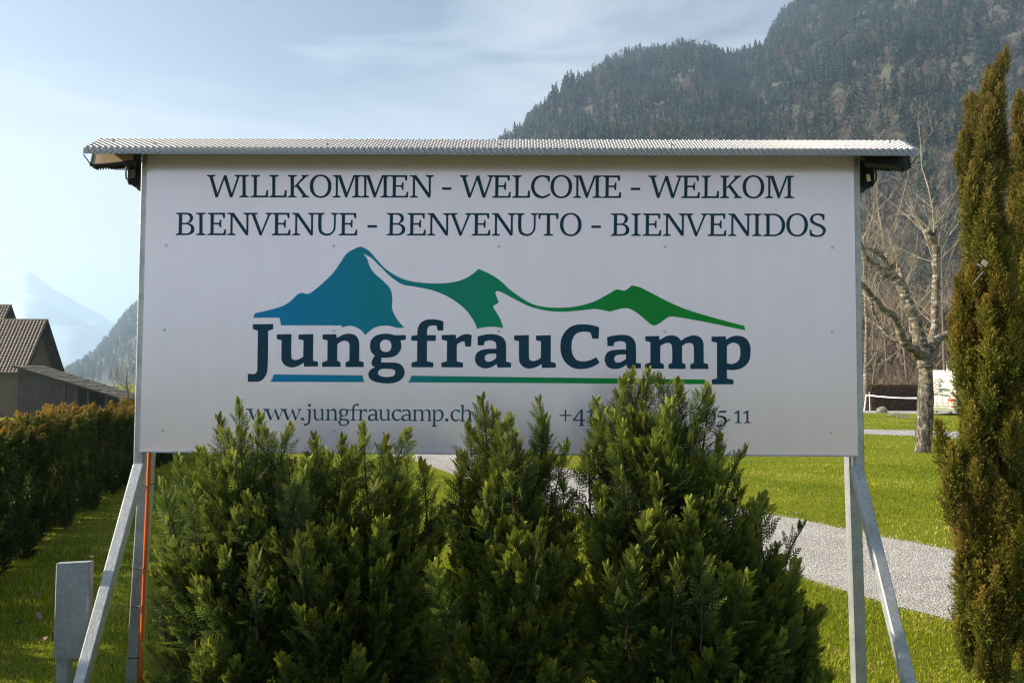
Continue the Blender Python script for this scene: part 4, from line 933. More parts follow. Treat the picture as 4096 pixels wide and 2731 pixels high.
t = NT('far_forest'); t.leafy(t.ramp(t.attr('rnd'), [(0.0, (.014, .030, .018)), (.45, (.034, .056, .026)), (.55, (.045, .066, .028)), (.62, (.095, .07, .052)), (1.0, (.17, .13, .10))]), .2, .8)
M['forest'] = t.m

crest = [(1560, 1500, 800), (1800, 880, 950), (1900, 740, 1000), (2010, 600, 1050), (2100, 512, 1100), (2180, 458, 1120), (2300, 378, 1140), (2420, 282, 1150), (2500, 245, 1160), (2620, 208, 1170), (2740, 208, 1170), (2840, 224, 1160), (2900, 262, 1120), (2945, 262, 1120), (3000, 225, 1150), (3060, 215, 1190), (3085, 150, 1220), (3120, 95, 1240), (3170, 50, 1250), (3230, 20, 1260), (3400, -110, 1280), (3700, -300, 1300), (4100, -430, 1300), (4700, -440, 1300), (5600, -440, 1250)]
pos_r, _, _m = loft('mountain', crest, 1150, 300, M['forest_floor'], 34, label='steep forested mountain flank filling the upper right', nt=36, pw=1.08)
def hgt_shift(px, py): return py
spots = []
def scatter(pos, x0, x1, t0, t1, n, h0, h1, bare, seed):
    rs = random.Random(seed)
    for _ in range(n):
        px = rs.uniform(x0, x1); t_ = t0 + (t1 - t0) * rs.random() ** .8; p = pos(px, t_)
        if p.z < -2: continue
        nz = noise.noise(Vector((p.x / 60, p.y / 90, p.z / 60)))
        b = bare + .45 * nz + (.28 if t_ < .4 else 0) + (.12 if px > 3150 else 0)
        r = rs.random()
        if r < b: kd, sh, k = 'bare', rs.uniform(.62, 1.0), .75
        elif r < b + .14: kd, sh, k = 'pine', rs.uniform(.25, .58), .95
        else: kd, sh, k = 'fir', rs.uniform(0, .5), 1.0
        spots.append((p, rs.uniform(h0, h1) * k, kd, sh))
scatter(pos_r, 1650, 4200, -0.0 + .02, .99, 11500, 13, 24, .10, 21)
scatter(pos_r, 4200, 5500, .05, .95, 1300, 16, 28, .15, 22)
scatter(pos_r, 1800, 4100, .93, 1.02, 1500, 10, 19, .04, 23)
wood('mountain_forest', spots, M['forest'], 'mixed fir and bare beech forest on the mountain')
# single tall firs that stand out on the crest
TF = []
for i in range(3):
    rs = np.random.default_rng(950 + i); parts_ = [tree_mesh('fir', rs) for _ in range(2)]; v = np.concatenate(parts_)
    me = mesh('crown', v, np.arange(len(v)).reshape(-1, 3), rnd=np.full(len(v), .2)); me.materials.append(M['forest']); TF.append(me)
tk = MB().tube([(0, 0, 0), (0, 0, .5), (0, 0, .97)], [.014, .009, .002], 5); tkm = mesh('trunk', tk.v, tk.f); tkm.materials.append(M['bark_brown'])
for px, top, base_, lab in ((2892, 180, 300, 'tall thin fir standing free in the notch of the mountain skyline'), (2862, 190, 290, 'fir just left of the notch in the mountain skyline'), (2402, 270, 330, 'bushy fir breaking the left slope of the skyline'), (2348, 292, 350, 'fir lower down the left slope of the skyline'), (3108, 88, 150, 'fir on the shoulder where the mountain steps up'), (3022, 150, 215, 'pale spiky fir on the saddle of the skyline')):
    dd = 1130; a = P(px, base_, dd); b = P(px, top, dd); h = b.z - a.z + 12
    t_ = thing('fir_tree', lab, 'tree', (a.x, a.y, a.z - 12), 0, 'firs standing out on the mountain crest')
    add('crown', random.choice(TF), None, t_, None, None, (h * 1.0, h * 1.0, h)); add('trunk', tkm, None, t_, None, None, h)

# restaurant on the crest
dd = 1085; a = P(2142, 470, dd); k_ = dd / F_PX
t_ = thing('mountain_restaurant', 'tiny brown lookout restaurant with flagpole perched on the mountain crest', 'building', a, 0)
M['wood_dark'] = simple('dark_timber', (.07, .05, .045), .8, 0, .2, .5)
MB().box((-2, 0, 2), (38 * k_, 9, 14 * k_)).build('hall', M['wood_dark'], t_)
MB().box((-2, -4.6, 2.5), (38 * k_, .2, 4 * k_)).build('window_band', simple('dusty_glass', (.45, .5, .56), .2), t_)
MB().box((-3, 0, 14 * k_ / 2 + 3), (50 * k_, 12, 2.4 * k_), (0, R(-7), 0)).build('roof', M['wood_dark'], t_)
for x in (-14, -8): MB().box((x * k_, 0, -6), (2 * k_, 2, 26 * k_)).build('support', M['wood_dark'], t_)
MB().tube([(13 * k_, 0, 0), (13 * k_, 0, 58 * k_)], .35, 5).build('flagpole', M['wood_dark'], t_)
MB().box((12 * k_, 0, 44 * k_), (2.2 * k_, .3, 20 * k_)).build('flag', simple('faded_flag', (.5, .25, .08), .8), t_)

# wooded hill on the left
crestL = [(150, 1545), (250, 1512), (320, 1470), (380, 1425), (430, 1365), (500, 1275), (545, 1235), (620, 1170), (800, 1060), (1100, 1000), (1500, 1150), (1900, 1400), (2000, 1500)]
pos_l, _, _ = loft('wooded_hill', crestL, 1900, 1100, M['forest_floor'], 14, label='hazy wooded hill behind the left end of the board', nt=14)
spots = []; scatter(pos_l, 170, 1000, .05, 1.0, 1800, 14, 25, .12, 31); scatter(pos_l, 200, 700, .95, 1.01, 260, 14, 24, .05, 32); scatter(pos_l, 1000, 1950, .1, 1.0, 900, 14, 25, .12, 33)
wood('hill_forest', spots, M['forest'], 'hazy fir forest on the hill at the left')
# snowy peak far away
crestP = [(-1500, 1500), (-700, 1420), (-300, 1290), (-90, 1165), (0, 1108), (40, 1092), (70, 1078), (105, 1066), (130, 1085), (165, 1112), (215, 1155), (260, 1180), (330, 1225), (390, 1250), (450, 1292), (520, 1370), (620, 1470), (760, 1520)]
loft('snowy_peak', crestP, 7200, 4600, M['snow'], 150, label='pale snow covered peak fading into the haze', nt=20, rough_len=700.0)

# ------------------------------------------------------------------ houses on the left
M['tile'] = simple('brown_clay_tile', (.105, .072, .05), .55, 0, .35, 1.3)
M['plaster'] = simple('ochre_plaster', (.13, .095, .065), .9, 0, .1, .6)
M['timber'] = simple('weathered_timber', (.055, .045, .04), .85, 0, .3, 3)
M['gutter'] = simple('dark_gutter', (.07, .07, .075), .5, .3)
tv = MB(); W0, L0 = .31, .36
n_ = 4
prof_ = [(-.5, .0), (-.25, .045), (.0, .055), (.25, .02), (.5, .0)]
vs = [(a * W0, y, b + (.055 if y < 0 else 0)) for y in (-L0 / 2, L0 / 2) for a, b in prof_] + [(a * W0, -L0 / 2, b - .01) for a, b in prof_]
fs = [(i, i + 1, i + 6, i + 5) for i in range(4)] + [(10 + i, 11 + i, i + 1, i) for i in range(4)]
tme = mesh('roof_tile', vs, fs, rnd=None); tme.materials.append(M['tile'])
rt = MB().tube([(-.2, 0, 0), (.2, 0, 0)], [.10, .115], 8); rtm = mesh('ridge_tile', rt.v, rt.f); rtm.materials.append(M['tile'])
def house(name, label, px_r, py_r, dep, span, rise, wall_h, ntile, rows, length, lean=False):
    a = P(px_r, py_r, dep); t_ = thing(name, label, 'house', (a.x, dep, 0), 0, 'houses beyond the hedge'); zr_ = a.z; ze = zr_ - rise
    wall = MB()
    xw = -.9; zs_ = lambda y: zr_ - .25 - abs(y) / span * rise
    yw = span - .55
    pts = [(-yw, -2), (yw, -2), (yw, zs_(yw)), (0, zs_(0)), (-yw, zs_(yw))]
    vs = [(xw, y, z) for y, z in pts] + [(-length + .5, y, z) for y, z in pts]; fs = [(0, 1, 2, 3, 4), (9, 8, 7, 6, 5)] + [(i, i + 5, (i + 1) % 5 + 5, (i + 1) % 5) for i in (0, 1, 4)]
    wall.raw(vs, fs); w_ = wall.build('wall', M['plaster'], t_)
    MB().box((xw + .02, -1.0, ze + rise * .42), (.06, .55, .95)).build('window', simple('dark_window', (.03, .035, .04), .15), t_)
    MB().box((xw + .05, .2, ze + rise * .2), (.06, 2 * yw * .8, .1)).build('beam', M['timber'], t_) if 0 else None
    rf = MB(); th_ = .16; sl = math.hypot(span, rise)
    for s_ in (-1, 1):
        n = Vector((0, s_ * rise, span)).normalized(); o1, o2 = Vector((0, 0, zr_)), Vector((0, s_ * span, ze))
        q = [o1, o2, o2 - n * th_, o1 - n * th_]
        vs = [(0, p.y, p.z) for p in q] + [(-length, p.y, p.z) for p in q]
        rf.raw(vs, [(0, 1, 2, 3), (7, 6, 5, 4), (0, 4, 5, 1), (1, 5, 6, 2), (2, 6, 7, 3)])
    r_ = rf.build('roof', M['timber'], t_)
    ang = math.atan2(rise, span); ex_ = sl / rows
    def tp(i, j): 
        s = (j + .5) * ex_; return Vector((-(i + .5) * W0, -math.cos(ang) * s, zr_ - math.sin(ang) * s)) + Vector((0, -rise, span)).normalized() * .03
    rr = MB()
    for i in range(ntile + 14):
        for j in range(rows):
            p = tp(i, j)
            if i < ntile: add('roof_tile', tme, None, r_, p + Vector((0, random.uniform(-.01, .01), 0)), (ang + R(3), 0, random.gauss(0, .012)))
            else: rr.raw([Matrix.Rotation(ang + R(3), 3, 'X') @ v + p for v in tme_v], tme_f)
    o = rr.build('far_roof_tiles', M['tile'], r_); o['kind'] = 'stuff'
    for i in range(int(length / .4)): add('ridge_tile', rtm, None, r_, (-.2 - i * .4, 0, zr_ + .02), (0, R(2), 0))
    MB().tube([(0, -span - .07, ze - .02), (-length, -span - .07, ze - .02)], .07, 8).build('gutter', M['gutter'], t_)
    MB().bar((-.02, 0, zr_ - .1), (-.02, -span, ze - .1), .04, .22).bar((-.02, 0, zr_ - .1), (-.02, span, ze - .1), .04, .22).build('bargeboard', M['timber'], r_)
    return t_, ze
tme_v = [Vector(v.co) for v in tme.vertices]; tme_f = [tuple(p.vertices) for p in tme.polygons]
H1, ze1 = house('gable_house', 'ochre house with steep brown tiled gable roof behind the hedge', 192, 1281, 79, 3.3, 4.75, 2.9, 14, 20, 11)
H2, _ = house('gable_house', 'higher dark roof end showing at the far left, behind the first house', 46, 1222, 96, 3.6, 5.2, 3.4, 12, 16, 9)
# lean-to shed with shingled mono-pitch roof
sh_ = thing('lean_to_shed', 'dark timber lean-to shed with long shingled roof sloping down to the right', 'shed', (P(330, 1600, 70).x, 70, 0), 0)
q0 = P(98, 1462, 70); q1 = P(542, 1596, 70); ox = P(330, 1600, 70).x
A_ = Vector((q0.x - ox, -1.8, q0.z)); B_ = Vector((q1.x - ox, -1.8, q1.z)); d = (B_ - A_); n_ = Vector((-d.z, 0, d.x)).normalized()
rfs = MB().raw([A_ - n_ * .14, B_ - n_ * .14, B_ - n_ * .02, A_ - n_ * .02, A_ - n_ * .14 + Vector((0, 5, 0)), B_ - n_ * .14 + Vector((0, 5, 0)), B_ - n_ * .02 + Vector((0, 5, 0)), A_ - n_ * .02 + Vector((0, 5, 0))], [(0, 1, 2, 3), (7, 6, 5, 4), (3, 2, 6, 7), (1, 0, 4, 5), (0, 3, 7, 4), (2, 1, 5, 6)])
rf_ = rfs.build('roof', M['timber'], sh_)
shg = MB().box((0, 0, 0), (.5, .9, .035)); shm = mesh('shingle', shg.v, shg.f); M['shingle'] = simple('mossy_shingle', (.13, .115, .09), .9, 0, .35, 2); shm.materials.append(M['shingle'])
for i in range(26):
    for j in range(5):
        p = A_ + d * ((i + .5) / 26) + Vector((0, .35 + j, 0)) + n_ * random.uniform(.0, .03)
        add('shingle', shm, None, rf_, p, (0, math.atan2(-d.z, d.x) - R(5) + random.uniform(-.02, .02), random.uniform(-.02, .02)), (1.0, random.uniform(.9, 1.08), 1))
wv = [(A_.x + .2, A_.z - .25), (A_.x + .2, -2), ((A_ + d * .55).x, -2), ((A_ + d * .55).x, (A_ + d * .55).z - .2)]
MB().raw([(x, -1.2, z) for x, z in wv] + [(x, 3, z) for x, z in wv], [(0, 1, 2, 3), (7, 6, 5, 4), (0, 4, 5, 1), (3, 2, 6, 7), (1, 5, 6, 2), (0, 3, 7, 4)]).build('wall', M['timber'], sh_)
for f in (.45, .66, .82, .97):
    p = A_ + d * f; MB().box((p.x, -1.5, p.z / 2 - .4), (.16, .16, p.z + .6)).build('post', M['timber'], sh_)
for i in range(7): MB().box((A_.x + 5.2 + i * .8, 1.8, .25), (.78, .06, (A_ + d * (.5 + i * .07)).z * .8)).build('plank', M['timber'], sh_)

# ------------------------------------------------------------------ bare trees
class Tree:
    def __init__(s, seed): s.r = random.Random(seed); s.big, s.small = MB(), MB(); s.st = []; s.k = 1.0
    def limb(s, pts, r0, r1, n=9, wob=.0):
        pts = [Vector(p) for p in pts]; m = len(pts); dn = []
        for i in range(m - 1):
            for k in range(3):
                u = k / 3; a, b = pts[i], pts[i + 1]; a0 = pts[max(0, i - 1)]; b1 = pts[min(m - 1, i + 2)]
                p = .5 * ((2 * a) + (b - a0) * u + (2 * a0 - 5 * a + 4 * b - b1) * u * u + (3 * a - a0 - 3 * b + b1) * u ** 3)
                dn.append(p + Vector([s.r.gauss(0, wob) for _ in range(3)]) * (0 if i == 0 and k == 0 else 1))
        dn.append(pts[-1]); L = len(dn); r0, r1 = r0 * s.k, r1 * s.k
        rd = [(r0 + (r1 - r0) * k / (L - 1)) * s.r.uniform(.92, 1.1) for k in range(L)]
        s.big.tube(dn, rd, n, True); s.st += [(dn[k], rd[k], (dn[min(L - 1, k + 1)] - dn[max(0, k - 1)]).normalized()) for k in range(2, L)]; return dn
    def whip(s, p, d, L, r, lev=0, up=.5, ntw=5):
        n = 5 if lev == 0 else 3; pts = [Vector(p)]; d = Vector(d).normalized()
        for i in range(n):
            d = (d + Vector((s.r.gauss(0, .13), s.r.gauss(0, .13), s.r.gauss(0, .06) + up * .22))).normalized(); pts.append(pts[-1] + d * L / n)
        s.small.tube(pts, [r * .75 * (1 - .88 * k / n) for k in range(n + 1)], 4 if lev == 0 else 3, False)
        if lev < 2:
            for _ in range(ntw if lev == 0 else max(2, ntw - 2)):
                k = s.r.uniform(.15, .97) * n; i = min(n - 1, int(k)); q = pts[i].lerp(pts[i + 1], k - i)
                dd = (pts[i + 1] - pts[i]).normalized() + Vector((s.r.gauss(0, .65), s.r.gauss(0, .65), s.r.gauss(.05, .4)))
                s.whip(q, dd, L * s.r.uniform(.25, .5) * (1.1 - k / n * .5), r * .5 * (1 - .6 * k / n), lev + 1, up * .6, ntw)
    def finish(s, root, bark, twigm):
        s.big.build('trunk', bark, root, smooth=True); s.small.build('branches', twigm, root)
# birch bark: white above with dark lenticels, rough and dark near the foot
t = NT('birch_bark'); v = t.coord(); v2 = t.coord('Object', (3.0, 3.0, 8)); v3 = t.coord('Object', (14, 14, 6))
wh = t.ramp(t.noise(v2, 1.6, 7, .72), [(0.36, (.50, .46, .40)), (.52, (.07, .056, .044))])
wh = t.mix(t.ramp(t.noise(v, 2.5, 3), [(.48, 0.0), (.66, .7)]), wh, (.17, .145, .08))
rg = t.ramp(t.noise(v3, 1.0, 6, .65), [(.42, (.028, .022, .018)), (.54, (.12, .10, .08)), (.70, (.42, .38, .32))])
sp = t.new('ShaderNodeSeparateXYZ'); t.l.new(v, sp.inputs[0])
add_ = t.new('ShaderNodeMath', operation='MULTIPLY_ADD'); t.l.new(t.noise(v, 3, 4), add_.inputs[0]); add_.inputs[1].default_value = 1.6; t.l.new(sp.outputs['Z'], add_.inputs[2])
t.col(t.mix(t.ramp(add_.outputs[0], [(0.0, 1.0), (1.0, 1.0)]) if 0 else t.ramp(t.new('ShaderNodeMapRange').outputs[0], [(0, 0), (1, 1)]), rg, wh))
mr = [n for n in t.n if n.type == 'MAP_RANGE'][0]; t.l.new(add_.outputs[0], mr.inputs['Value']); mr.inputs['From Min'].default_value = 2.2; mr.inputs['From Max'].default_value = 2.9
t.set(Roughness=.8); t.bump(t.noise(v3, 1.0, 6, .65), .06, 1.0)
M['birch'] = t.m
M['twig_pale'] = simple('pale_twig', (.30, .25, .19), .7, 0, .35, 1.2)
M['twig_brown'] = simple('brown_twig', (.16, .115, .085), .8, 0, .35, 1.0)
M['twig_grey'] = simple('grey_brown_twig', (.12, .095, .075), .8, 0, .3, .6)

DB = 22.0
def bp(px, py, dy=0.0, o=None): p = P(px, py, DB + dy); return p - o
bo = Vector(G(3690, 1808)); DB = bo.y
root = thing('birch_tree', 'large pollarded birch with rough dark foot and white forked limbs', 'tree', bo, 0, 'birches on the camp lawn'); T_ = Tree(41)
B = lambda px, py, dy=0.0: P(px, py, DB + dy) - bo
T_.limb([B(3690, 1822), B(3692, 1780), B(3698, 1700), B(3702, 1600), B(3703, 1520), B(3702, 1440)], .215, .185, 14)
T_.k = 1.3
T_.limb([B(3702, 1470), B(3690, 1400), B(3672, 1335), B(3655, 1270), B(3622, 1190), B(3590, 1120), B(3530, 1085), B(3470, 1040), B(3430, 960)], .155, .055, 10, .012)
T_.limb([B(3655, 1290), B(3625, 1215, .3), B(3600, 1150, .5), B(3570, 1095, .6), B(3545, 1010, .7)], .09, .05, 8, .012)
T_.limb([B(3685, 1430), B(3660, 1400, -.4), B(3620, 1375, -.8), B(3590, 1300, -1), B(3570, 1262, -1.1), B(3520, 1230, -1.2), B(3470, 1165, -1.3), B(3440, 1130, -1.4), B(3400, 1110, -1.4)], .095, .04, 8, .012)
T_.limb([B(3640, 1385, -.6), B(3600, 1372, -.6), B(3540, 1330, -.5), B(3505, 1280, -.4), B(3480, 1190, -.4)], .05, .022, 7, .012)
T_.limb([B(3712, 1440), B(3722, 1380, .3), B(3745, 1358, .5), B(3790, 1340, .6), B(3830, 1310, .8), B(3850, 1240, .9)], .11, .06, 9, .012)
T_.limb([B(3718, 1400), B(3735, 1330, .8), B(3740, 1250, 1), B(3742, 1130, 1.1), B(3745, 1020, 1.2), B(3738, 975, 1.2), B(3712, 950, 1.2), B(3705, 920, 1.2)], .085, .07, 9, .014)
T_.limb([B(3738, 985, 1.2), B(3735, 930, 1.2), B(3752, 905, 1.3)], .06, .035, 8)
T_.limb([B(3610, 1180), B(3600, 1080, .2), B(3565, 1060, .3), B(3530, 1070, .3), B(3525, 1110, .3)], .05, .03, 8, .01)
T_.limb([B(3560, 1100), B(3540, 1040, 0), B(3500, 1005, 0), B(3450, 985, 0)], .05, .03, 8, .01)
# long whips
for a, b, r in (((3735, 930), (3712, 470), .028), ((3716, 960), (3640, 760), .03), ((3640, 1330), (3610, 1030), .02), ((3745, 900), (3830, 800), .03), ((3740, 905), (3725, 800), .035), ((3500, 1000), (3470, 640), .02), ((3545, 1010), (3540, 560), .026), ((3470, 1040), (3455, 760), .022), ((3440, 980), (3500, 700), .022), ((3760, 1180), (3835, 900), .02), ((3590, 1110), (3640, 880), .018), ((3565, 1000), (3610, 480), .022), ((3480, 1180), (3560, 860), .018), ((3700, 1010), (3560, 1230), .012)):
    p, q = B(*a), B(*b); T_.whip(p, q - p, (q - p).length, r, 0, .05, 9)
st = [s for s in T_.st if s[1] < .1]
for i in range(150):
    p, r, dr = T_.r.choice(st); a = T_.r.uniform(0, 6.28); T_.whip(p, Vector((math.cos(a) * .8, math.sin(a) * .8, T_.r.uniform(.2, 1.6))), T_.r.uniform(.7, 2.6), T_.r.uniform(.006, .014), 0, .45, 5)
T_.finish(root, M['birch'], M['twig_pale'])

def simple_tree(name, label, cat, base, h, r, seed, bark, twigm, spread=.5, nl=9, nw=70, group=None, lean=(0, 0), wl=(.12, .3)):
    root = thing(name, label, cat, base, 0, group); T_ = Tree(seed); rr = T_.r
    top = Vector((lean[0], lean[1], h * .8))
    T_.limb([(0, 0, -.1), top * .25 + Vector((rr.gauss(0, .06), 0, 0)), top * .5 + Vector((rr.gauss(0, .1), 0, 0)), top * .75, top], r, r * .2, 9, r * .05)
    for i in range(nl):
        f = rr.uniform(.25, .9); p = top * f; a = rr.uniform(0, 6.28); L = h * spread * (1.05 - f) * rr.uniform(.6, 1.1); d1 = Vector((math.cos(a), math.sin(a), .55)); 
        T_.limb([p, p + d1 * L * .35, p + d1 * L * .62 + Vector((0, 0, L * .15)), p + d1 * L * .8 + Vector((0, 0, L * .45))], r * .42 * (1.1 - f), r * .08, 6, .01)
    for i in range(nw):
        p, q, dr = rr.choice(T_.st); a = rr.uniform(0, 6.28)
        if p.z < h * .22: continue
        T_.whip(p, Vector((math.cos(a), math.sin(a), rr.uniform(.2, 1.3))), h * rr.uniform(*wl), max(.006, r * .07), 0, .4, 5)
    T_.finish(root, bark, twigm); return root
b2 = G(3462, 1640)
simple_tree('birch_tree', 'slim white birch close to the right edge of the board, beside the tape barrier', 'tree', (b2.x - .35, b2.y - 1, 0), 14, .20, 51, M['birch'], M['twig_brown'], .42, 12, 110, 'birches on the camp lawn')
b3 = G(3485, 1634)
simple_tree('bare_tree', 'thin forked bare tree at the left end of the clipped hedge', 'tree', (b3.x, b3.y + .5, 0), 9, .11, 52, M['twig_grey'], M['twig_brown'], .6, 10, 60, 'bare trees at the back of the camp', (1.2, 0))
for i, (px, d_, h, lab) in enumerate(((3560, 85, 15, 'bare tree rising behind the clipped hedge'), (3640, 74, 17, 'tall bare tree seen through the forks of the big birch'), (3780, 70, 16, 'bare tree behind the caravan roof'), (3870, 90, 18, 'bare tree behind the column cypress'), (3490, 95, 19, 'tallest bare tree beside the panel edge'), (3340, 90, 17, 'bare tree mostly hidden by the board, tips above its roof'))):
    p = P(px, 1600, d_); simple_tree('bare_tree', lab, 'tree', (p.x, d_, 0), h, .16, 60 + i, M['twig_grey'], M['twig_pale' if i % 2 else 'twig_grey'], .4, 12, 85, 'bare trees at the back of the camp', (random.uniform(-1, 1), 0))
p = P(505, 1600, 62)
simple_tree('bare_tree', 'round bare tree behind the shed roof at the left of the board', 'tree', (p.x, 62, -1.3), 5.0, .12, 71, M['twig_grey'], M['twig_brown'], .62, 14, 130, None, (0, 0), (.16, .34))
# brushwood behind the caravan pitch
spots = []
rs = random.Random(77)
for _ in range(520):
    px = rs.uniform(3250, 4600); d_ = rs.uniform(74, 210); q = P(px, 1540, d_); spots.append((Vector((q.x, q.y, -.2)), rs.uniform(3.5, 7) if d_ < 110 else rs.uniform(8, 17), 'bare', rs.uniform(.62, .95)))
for _ in range(60):
    px = rs.uniform(3300, 4600); d_ = rs.uniform(120, 240); q = P(px, 1540, d_); spots.append((Vector((q.x, q.y, -.2)), rs.uniform(9, 18), 'fir', rs.uniform(0, .3)))
for _ in range(260):
    px = rs.uniform(-900, 3250); d_ = rs.uniform(160, 330); q = P(px, 1540, d_)
    if px < 620: continue
    spots.append((Vector((q.x, q.y, -.2)), rs.uniform(5, 9), 'bare', rs.uniform(.62, .95)))
wood('brushwood', spots, M['forest'], 'brown leafless brushwood behind the camp road')
for i, (px, d_, sz) in enumerate(((3590, 70, 3.6),)):
    p = P(px, 1600, d_); root = thing('bare_shrub', 'rounded brown leafless shrub rising behind the clipped hedge', 'shrub', (p.x, d_, 0)); T_ = Tree(90 + i)
    for _ in range(130):
        a = T_.r.uniform(0, 6.28); T_.whip((T_.r.gauss(0, .5), T_.r.gauss(0, .5), 0), (math.cos(a) * .55, math.sin(a) * .55, 1), sz * T_.r.uniform(.7, 1.15), .02, 0, .1, 6)
    T_.small.build('branches', M['twig_brown'], root)

# ------------------------------------------------------------------ clipped hedge behind the road
hl, hr_ = G(3486, 1634), G(3486, 1634); p0 = P(3484, 1634, 63.5); p1 = P(3745, 1634, 63.5); hz = P(3500, 1538, 63.5).z
t_ = thing('clipped_hedge', 'reddish brown clipped hedge with squared top beside the caravan', 'hedge', ((p0.x + p1.x) / 2, 64.6, 0))
hw = (p1.x - p0.x) / 2; V, Tt = [], []
r2 = np.random.default_rng(5)
m_ = 15000; cx = r2.uniform(-1, 1, m_); cz = r2.uniform(0, 1, m_); cy = r2.uniform(-1, 1, m_)
sd_ = r2.random(m_); f_ = sd_ < .62; tp_ = (sd_ >= .62) & (sd_ < .85); e_ = sd_ >= .85
cy[f_] = -1 + np.abs(r2.normal(0, .05, f_.sum())); cz[tp_] = 1 - np.abs(r2.normal(0, .03, tp_.sum())); cx[e_] = -1 + np.abs(r2.normal(0, .02, e_.sum()))
rd_ = np.sqrt(np.clip(np.abs(cz * 2 - 1), 0, 1)); cx *= 1 - .04 * (cz > .93)
pos = np.stack([cx * hw, cy * 1.1, cz * hz], -1); d1 = r2.normal(0, 1, (m_, 3)); d1 /= np.linalg.norm(d1, axis=1)[:, None]; d2 = np.cross(d1, r2.normal(0, 1, (m_, 3))); d2 /= np.linalg.norm(d2, axis=1)[:, None]
V = np.stack([pos - d2 * .022, pos + d2 * .022, pos + d1 * .10], 1).reshape(-1, 3)
me = mesh('twiggy_leaves', V, np.arange(m_ * 3).reshape(-1, 3), rnd=np.repeat(r2.random(m_), 3))
t = NT('copper_hedge_leaf'); t.leafy(t.ramp(t.attr('rnd'), [(0, (.05, .035, .02)), (.6, (.15, .085, .045)), (1, (.30, .19, .10))]), .25, .7); add('twiggy_leaves', me, t.m, t_)
MB().box((0.05, 0.05, hz / 2 - .03), (hw * 2 - .2, 2.0, hz - .12), None, .2).build('inner_branches', simple('hedge_core_wood', (.05, .035, .025), .95), t_)  # plain dark brown core filling the hedge behind its leaves

# ------------------------------------------------------------------ caravan
cr_ = P(3829, 1652, 53.2)         # rear right corner at the ground
cy_ = R(-37)
cv = thing('caravan', 'old white touring caravan parked on the road, bicycle rack on its rear', 'caravan', (cr_.x, cr_.y, 0), cy_)
def C2(x): return x
M['cvwhite'] = simple('aged_white_caravan_skin', (.78, .74, .66), .4, 0, .05, 1.5)
M['cvgrey'] = simple('grey_trim', (.22, .22, .22), .6)
Wc, Lc = 2.15, 5.2; z0, z1 = .42, 2.78
# side profile (y towards the front of the caravan, z up): sloping upper rear
pf_ = [(0.0, z0), (-.06, z0 + .35), (-.06, z0 + 1.25), (0.04, z0 + 1.85), (.16, z0 + 2.15), (.42, z1 - .02), (.9, z1), (Lc - .9, z1), (Lc - .3, z1 - .25), (Lc, z0 + 1.2), (Lc, z0 + .3), (Lc - .2, z0)]
n_ = len(pf_); vs = []
for x in (0, -.03, -Wc + .03, -Wc):
    k = 0 if x in (0, -Wc) else 1
    for y, z in pf_:
        cyc, czc = Lc / 2, (z0 + z1) / 2; s_ = 1.0 if k else .985
        vs.append((x, cyc + (y - cyc) * s_, czc + (z - czc) * s_))
fs = []
for j in range(3): fs += [(j * n_ + i, j * n_ + (i + 1) % n_, (j + 1) * n_ + (i + 1) % n_, (j + 1) * n_ + i) for i in range(n_)]
fs += [tuple(range(n_))[::-1], tuple(range(3 * n_, 4 * n_))]
body = MB().raw(vs, fs).build('body', M['cvwhite'], cv)
yr = -.075
def rect(nm, xa, za, xb, zb, mat, dpt=.02, y=yr, par=cv, bev=.0): return MB().box(((xa + xb) / 2, y, (za + zb) / 2), (abs(xb - xa), dpt, abs(zb - za)), None, bev).build(nm, mat, par)
sc_ = 53.2 / F_PX
def cxz(px, py): return ((px - 3829) * sc_, (1652 - py) * sc_ + .0)
def crect(nm, xa, ya, xb, yb, mat, **k): a = cxz(xa, ya); b = cxz(xb, yb); return rect(nm, a[0], a[1], b[0], b[1], mat, **k)
wf = crect('window', 3768, 1516, 3822, 1549, M['cvgrey'], dpt=.03, bev=.01)
crect('pane', 3770, 1518, 3820, 1547, simple('milky_window', (.62, .64, .66), .15), dpt=.036, y=yr - .004, par=wf)
for zpx in (1570, 1600, 1612): crect('trim_strip', 3700, zpx, 3828, zpx + 1.6, simple('cream_trim', (.6, .56, .48), .5), dpt=.012)
crect('rear_bumper_skirt', 3700, 1624, 3829, 1634, simple('algae_stained_skirt', (.30, .33, .22), .7), dpt=.05)
tl = crect('tail_light', 3796, 1585, 3823, 1594, simple('red_light_lens', (.55, .05, .02), .25), dpt=.04)
crect('indicator', 3802, 1587, 3810, 1591, simple('amber_lens', (.7, .4, .1), .25), dpt=.048, par=tl, y=yr - .002)
a, b, c = cxz(3807, 1620), cxz(3819, 1620), cxz(3811, 1609)
MB().raw([(a[0], yr - .02, a[1]), (b[0], yr - .02, b[1]), (c[0], yr - .02, c[1]), (a[0], yr, a[1]), (b[0], yr, b[1]), (c[0], yr, c[1])], [(0, 1, 2), (0, 3, 4, 1), (1, 4, 5, 2), (2, 5, 3, 0)]).build('reflector', simple('red_reflector', (.6, .06, .02), .3), cv)
crect('handle', 3812, 1561, 3823, 1564, M['black'], dpt=.06)
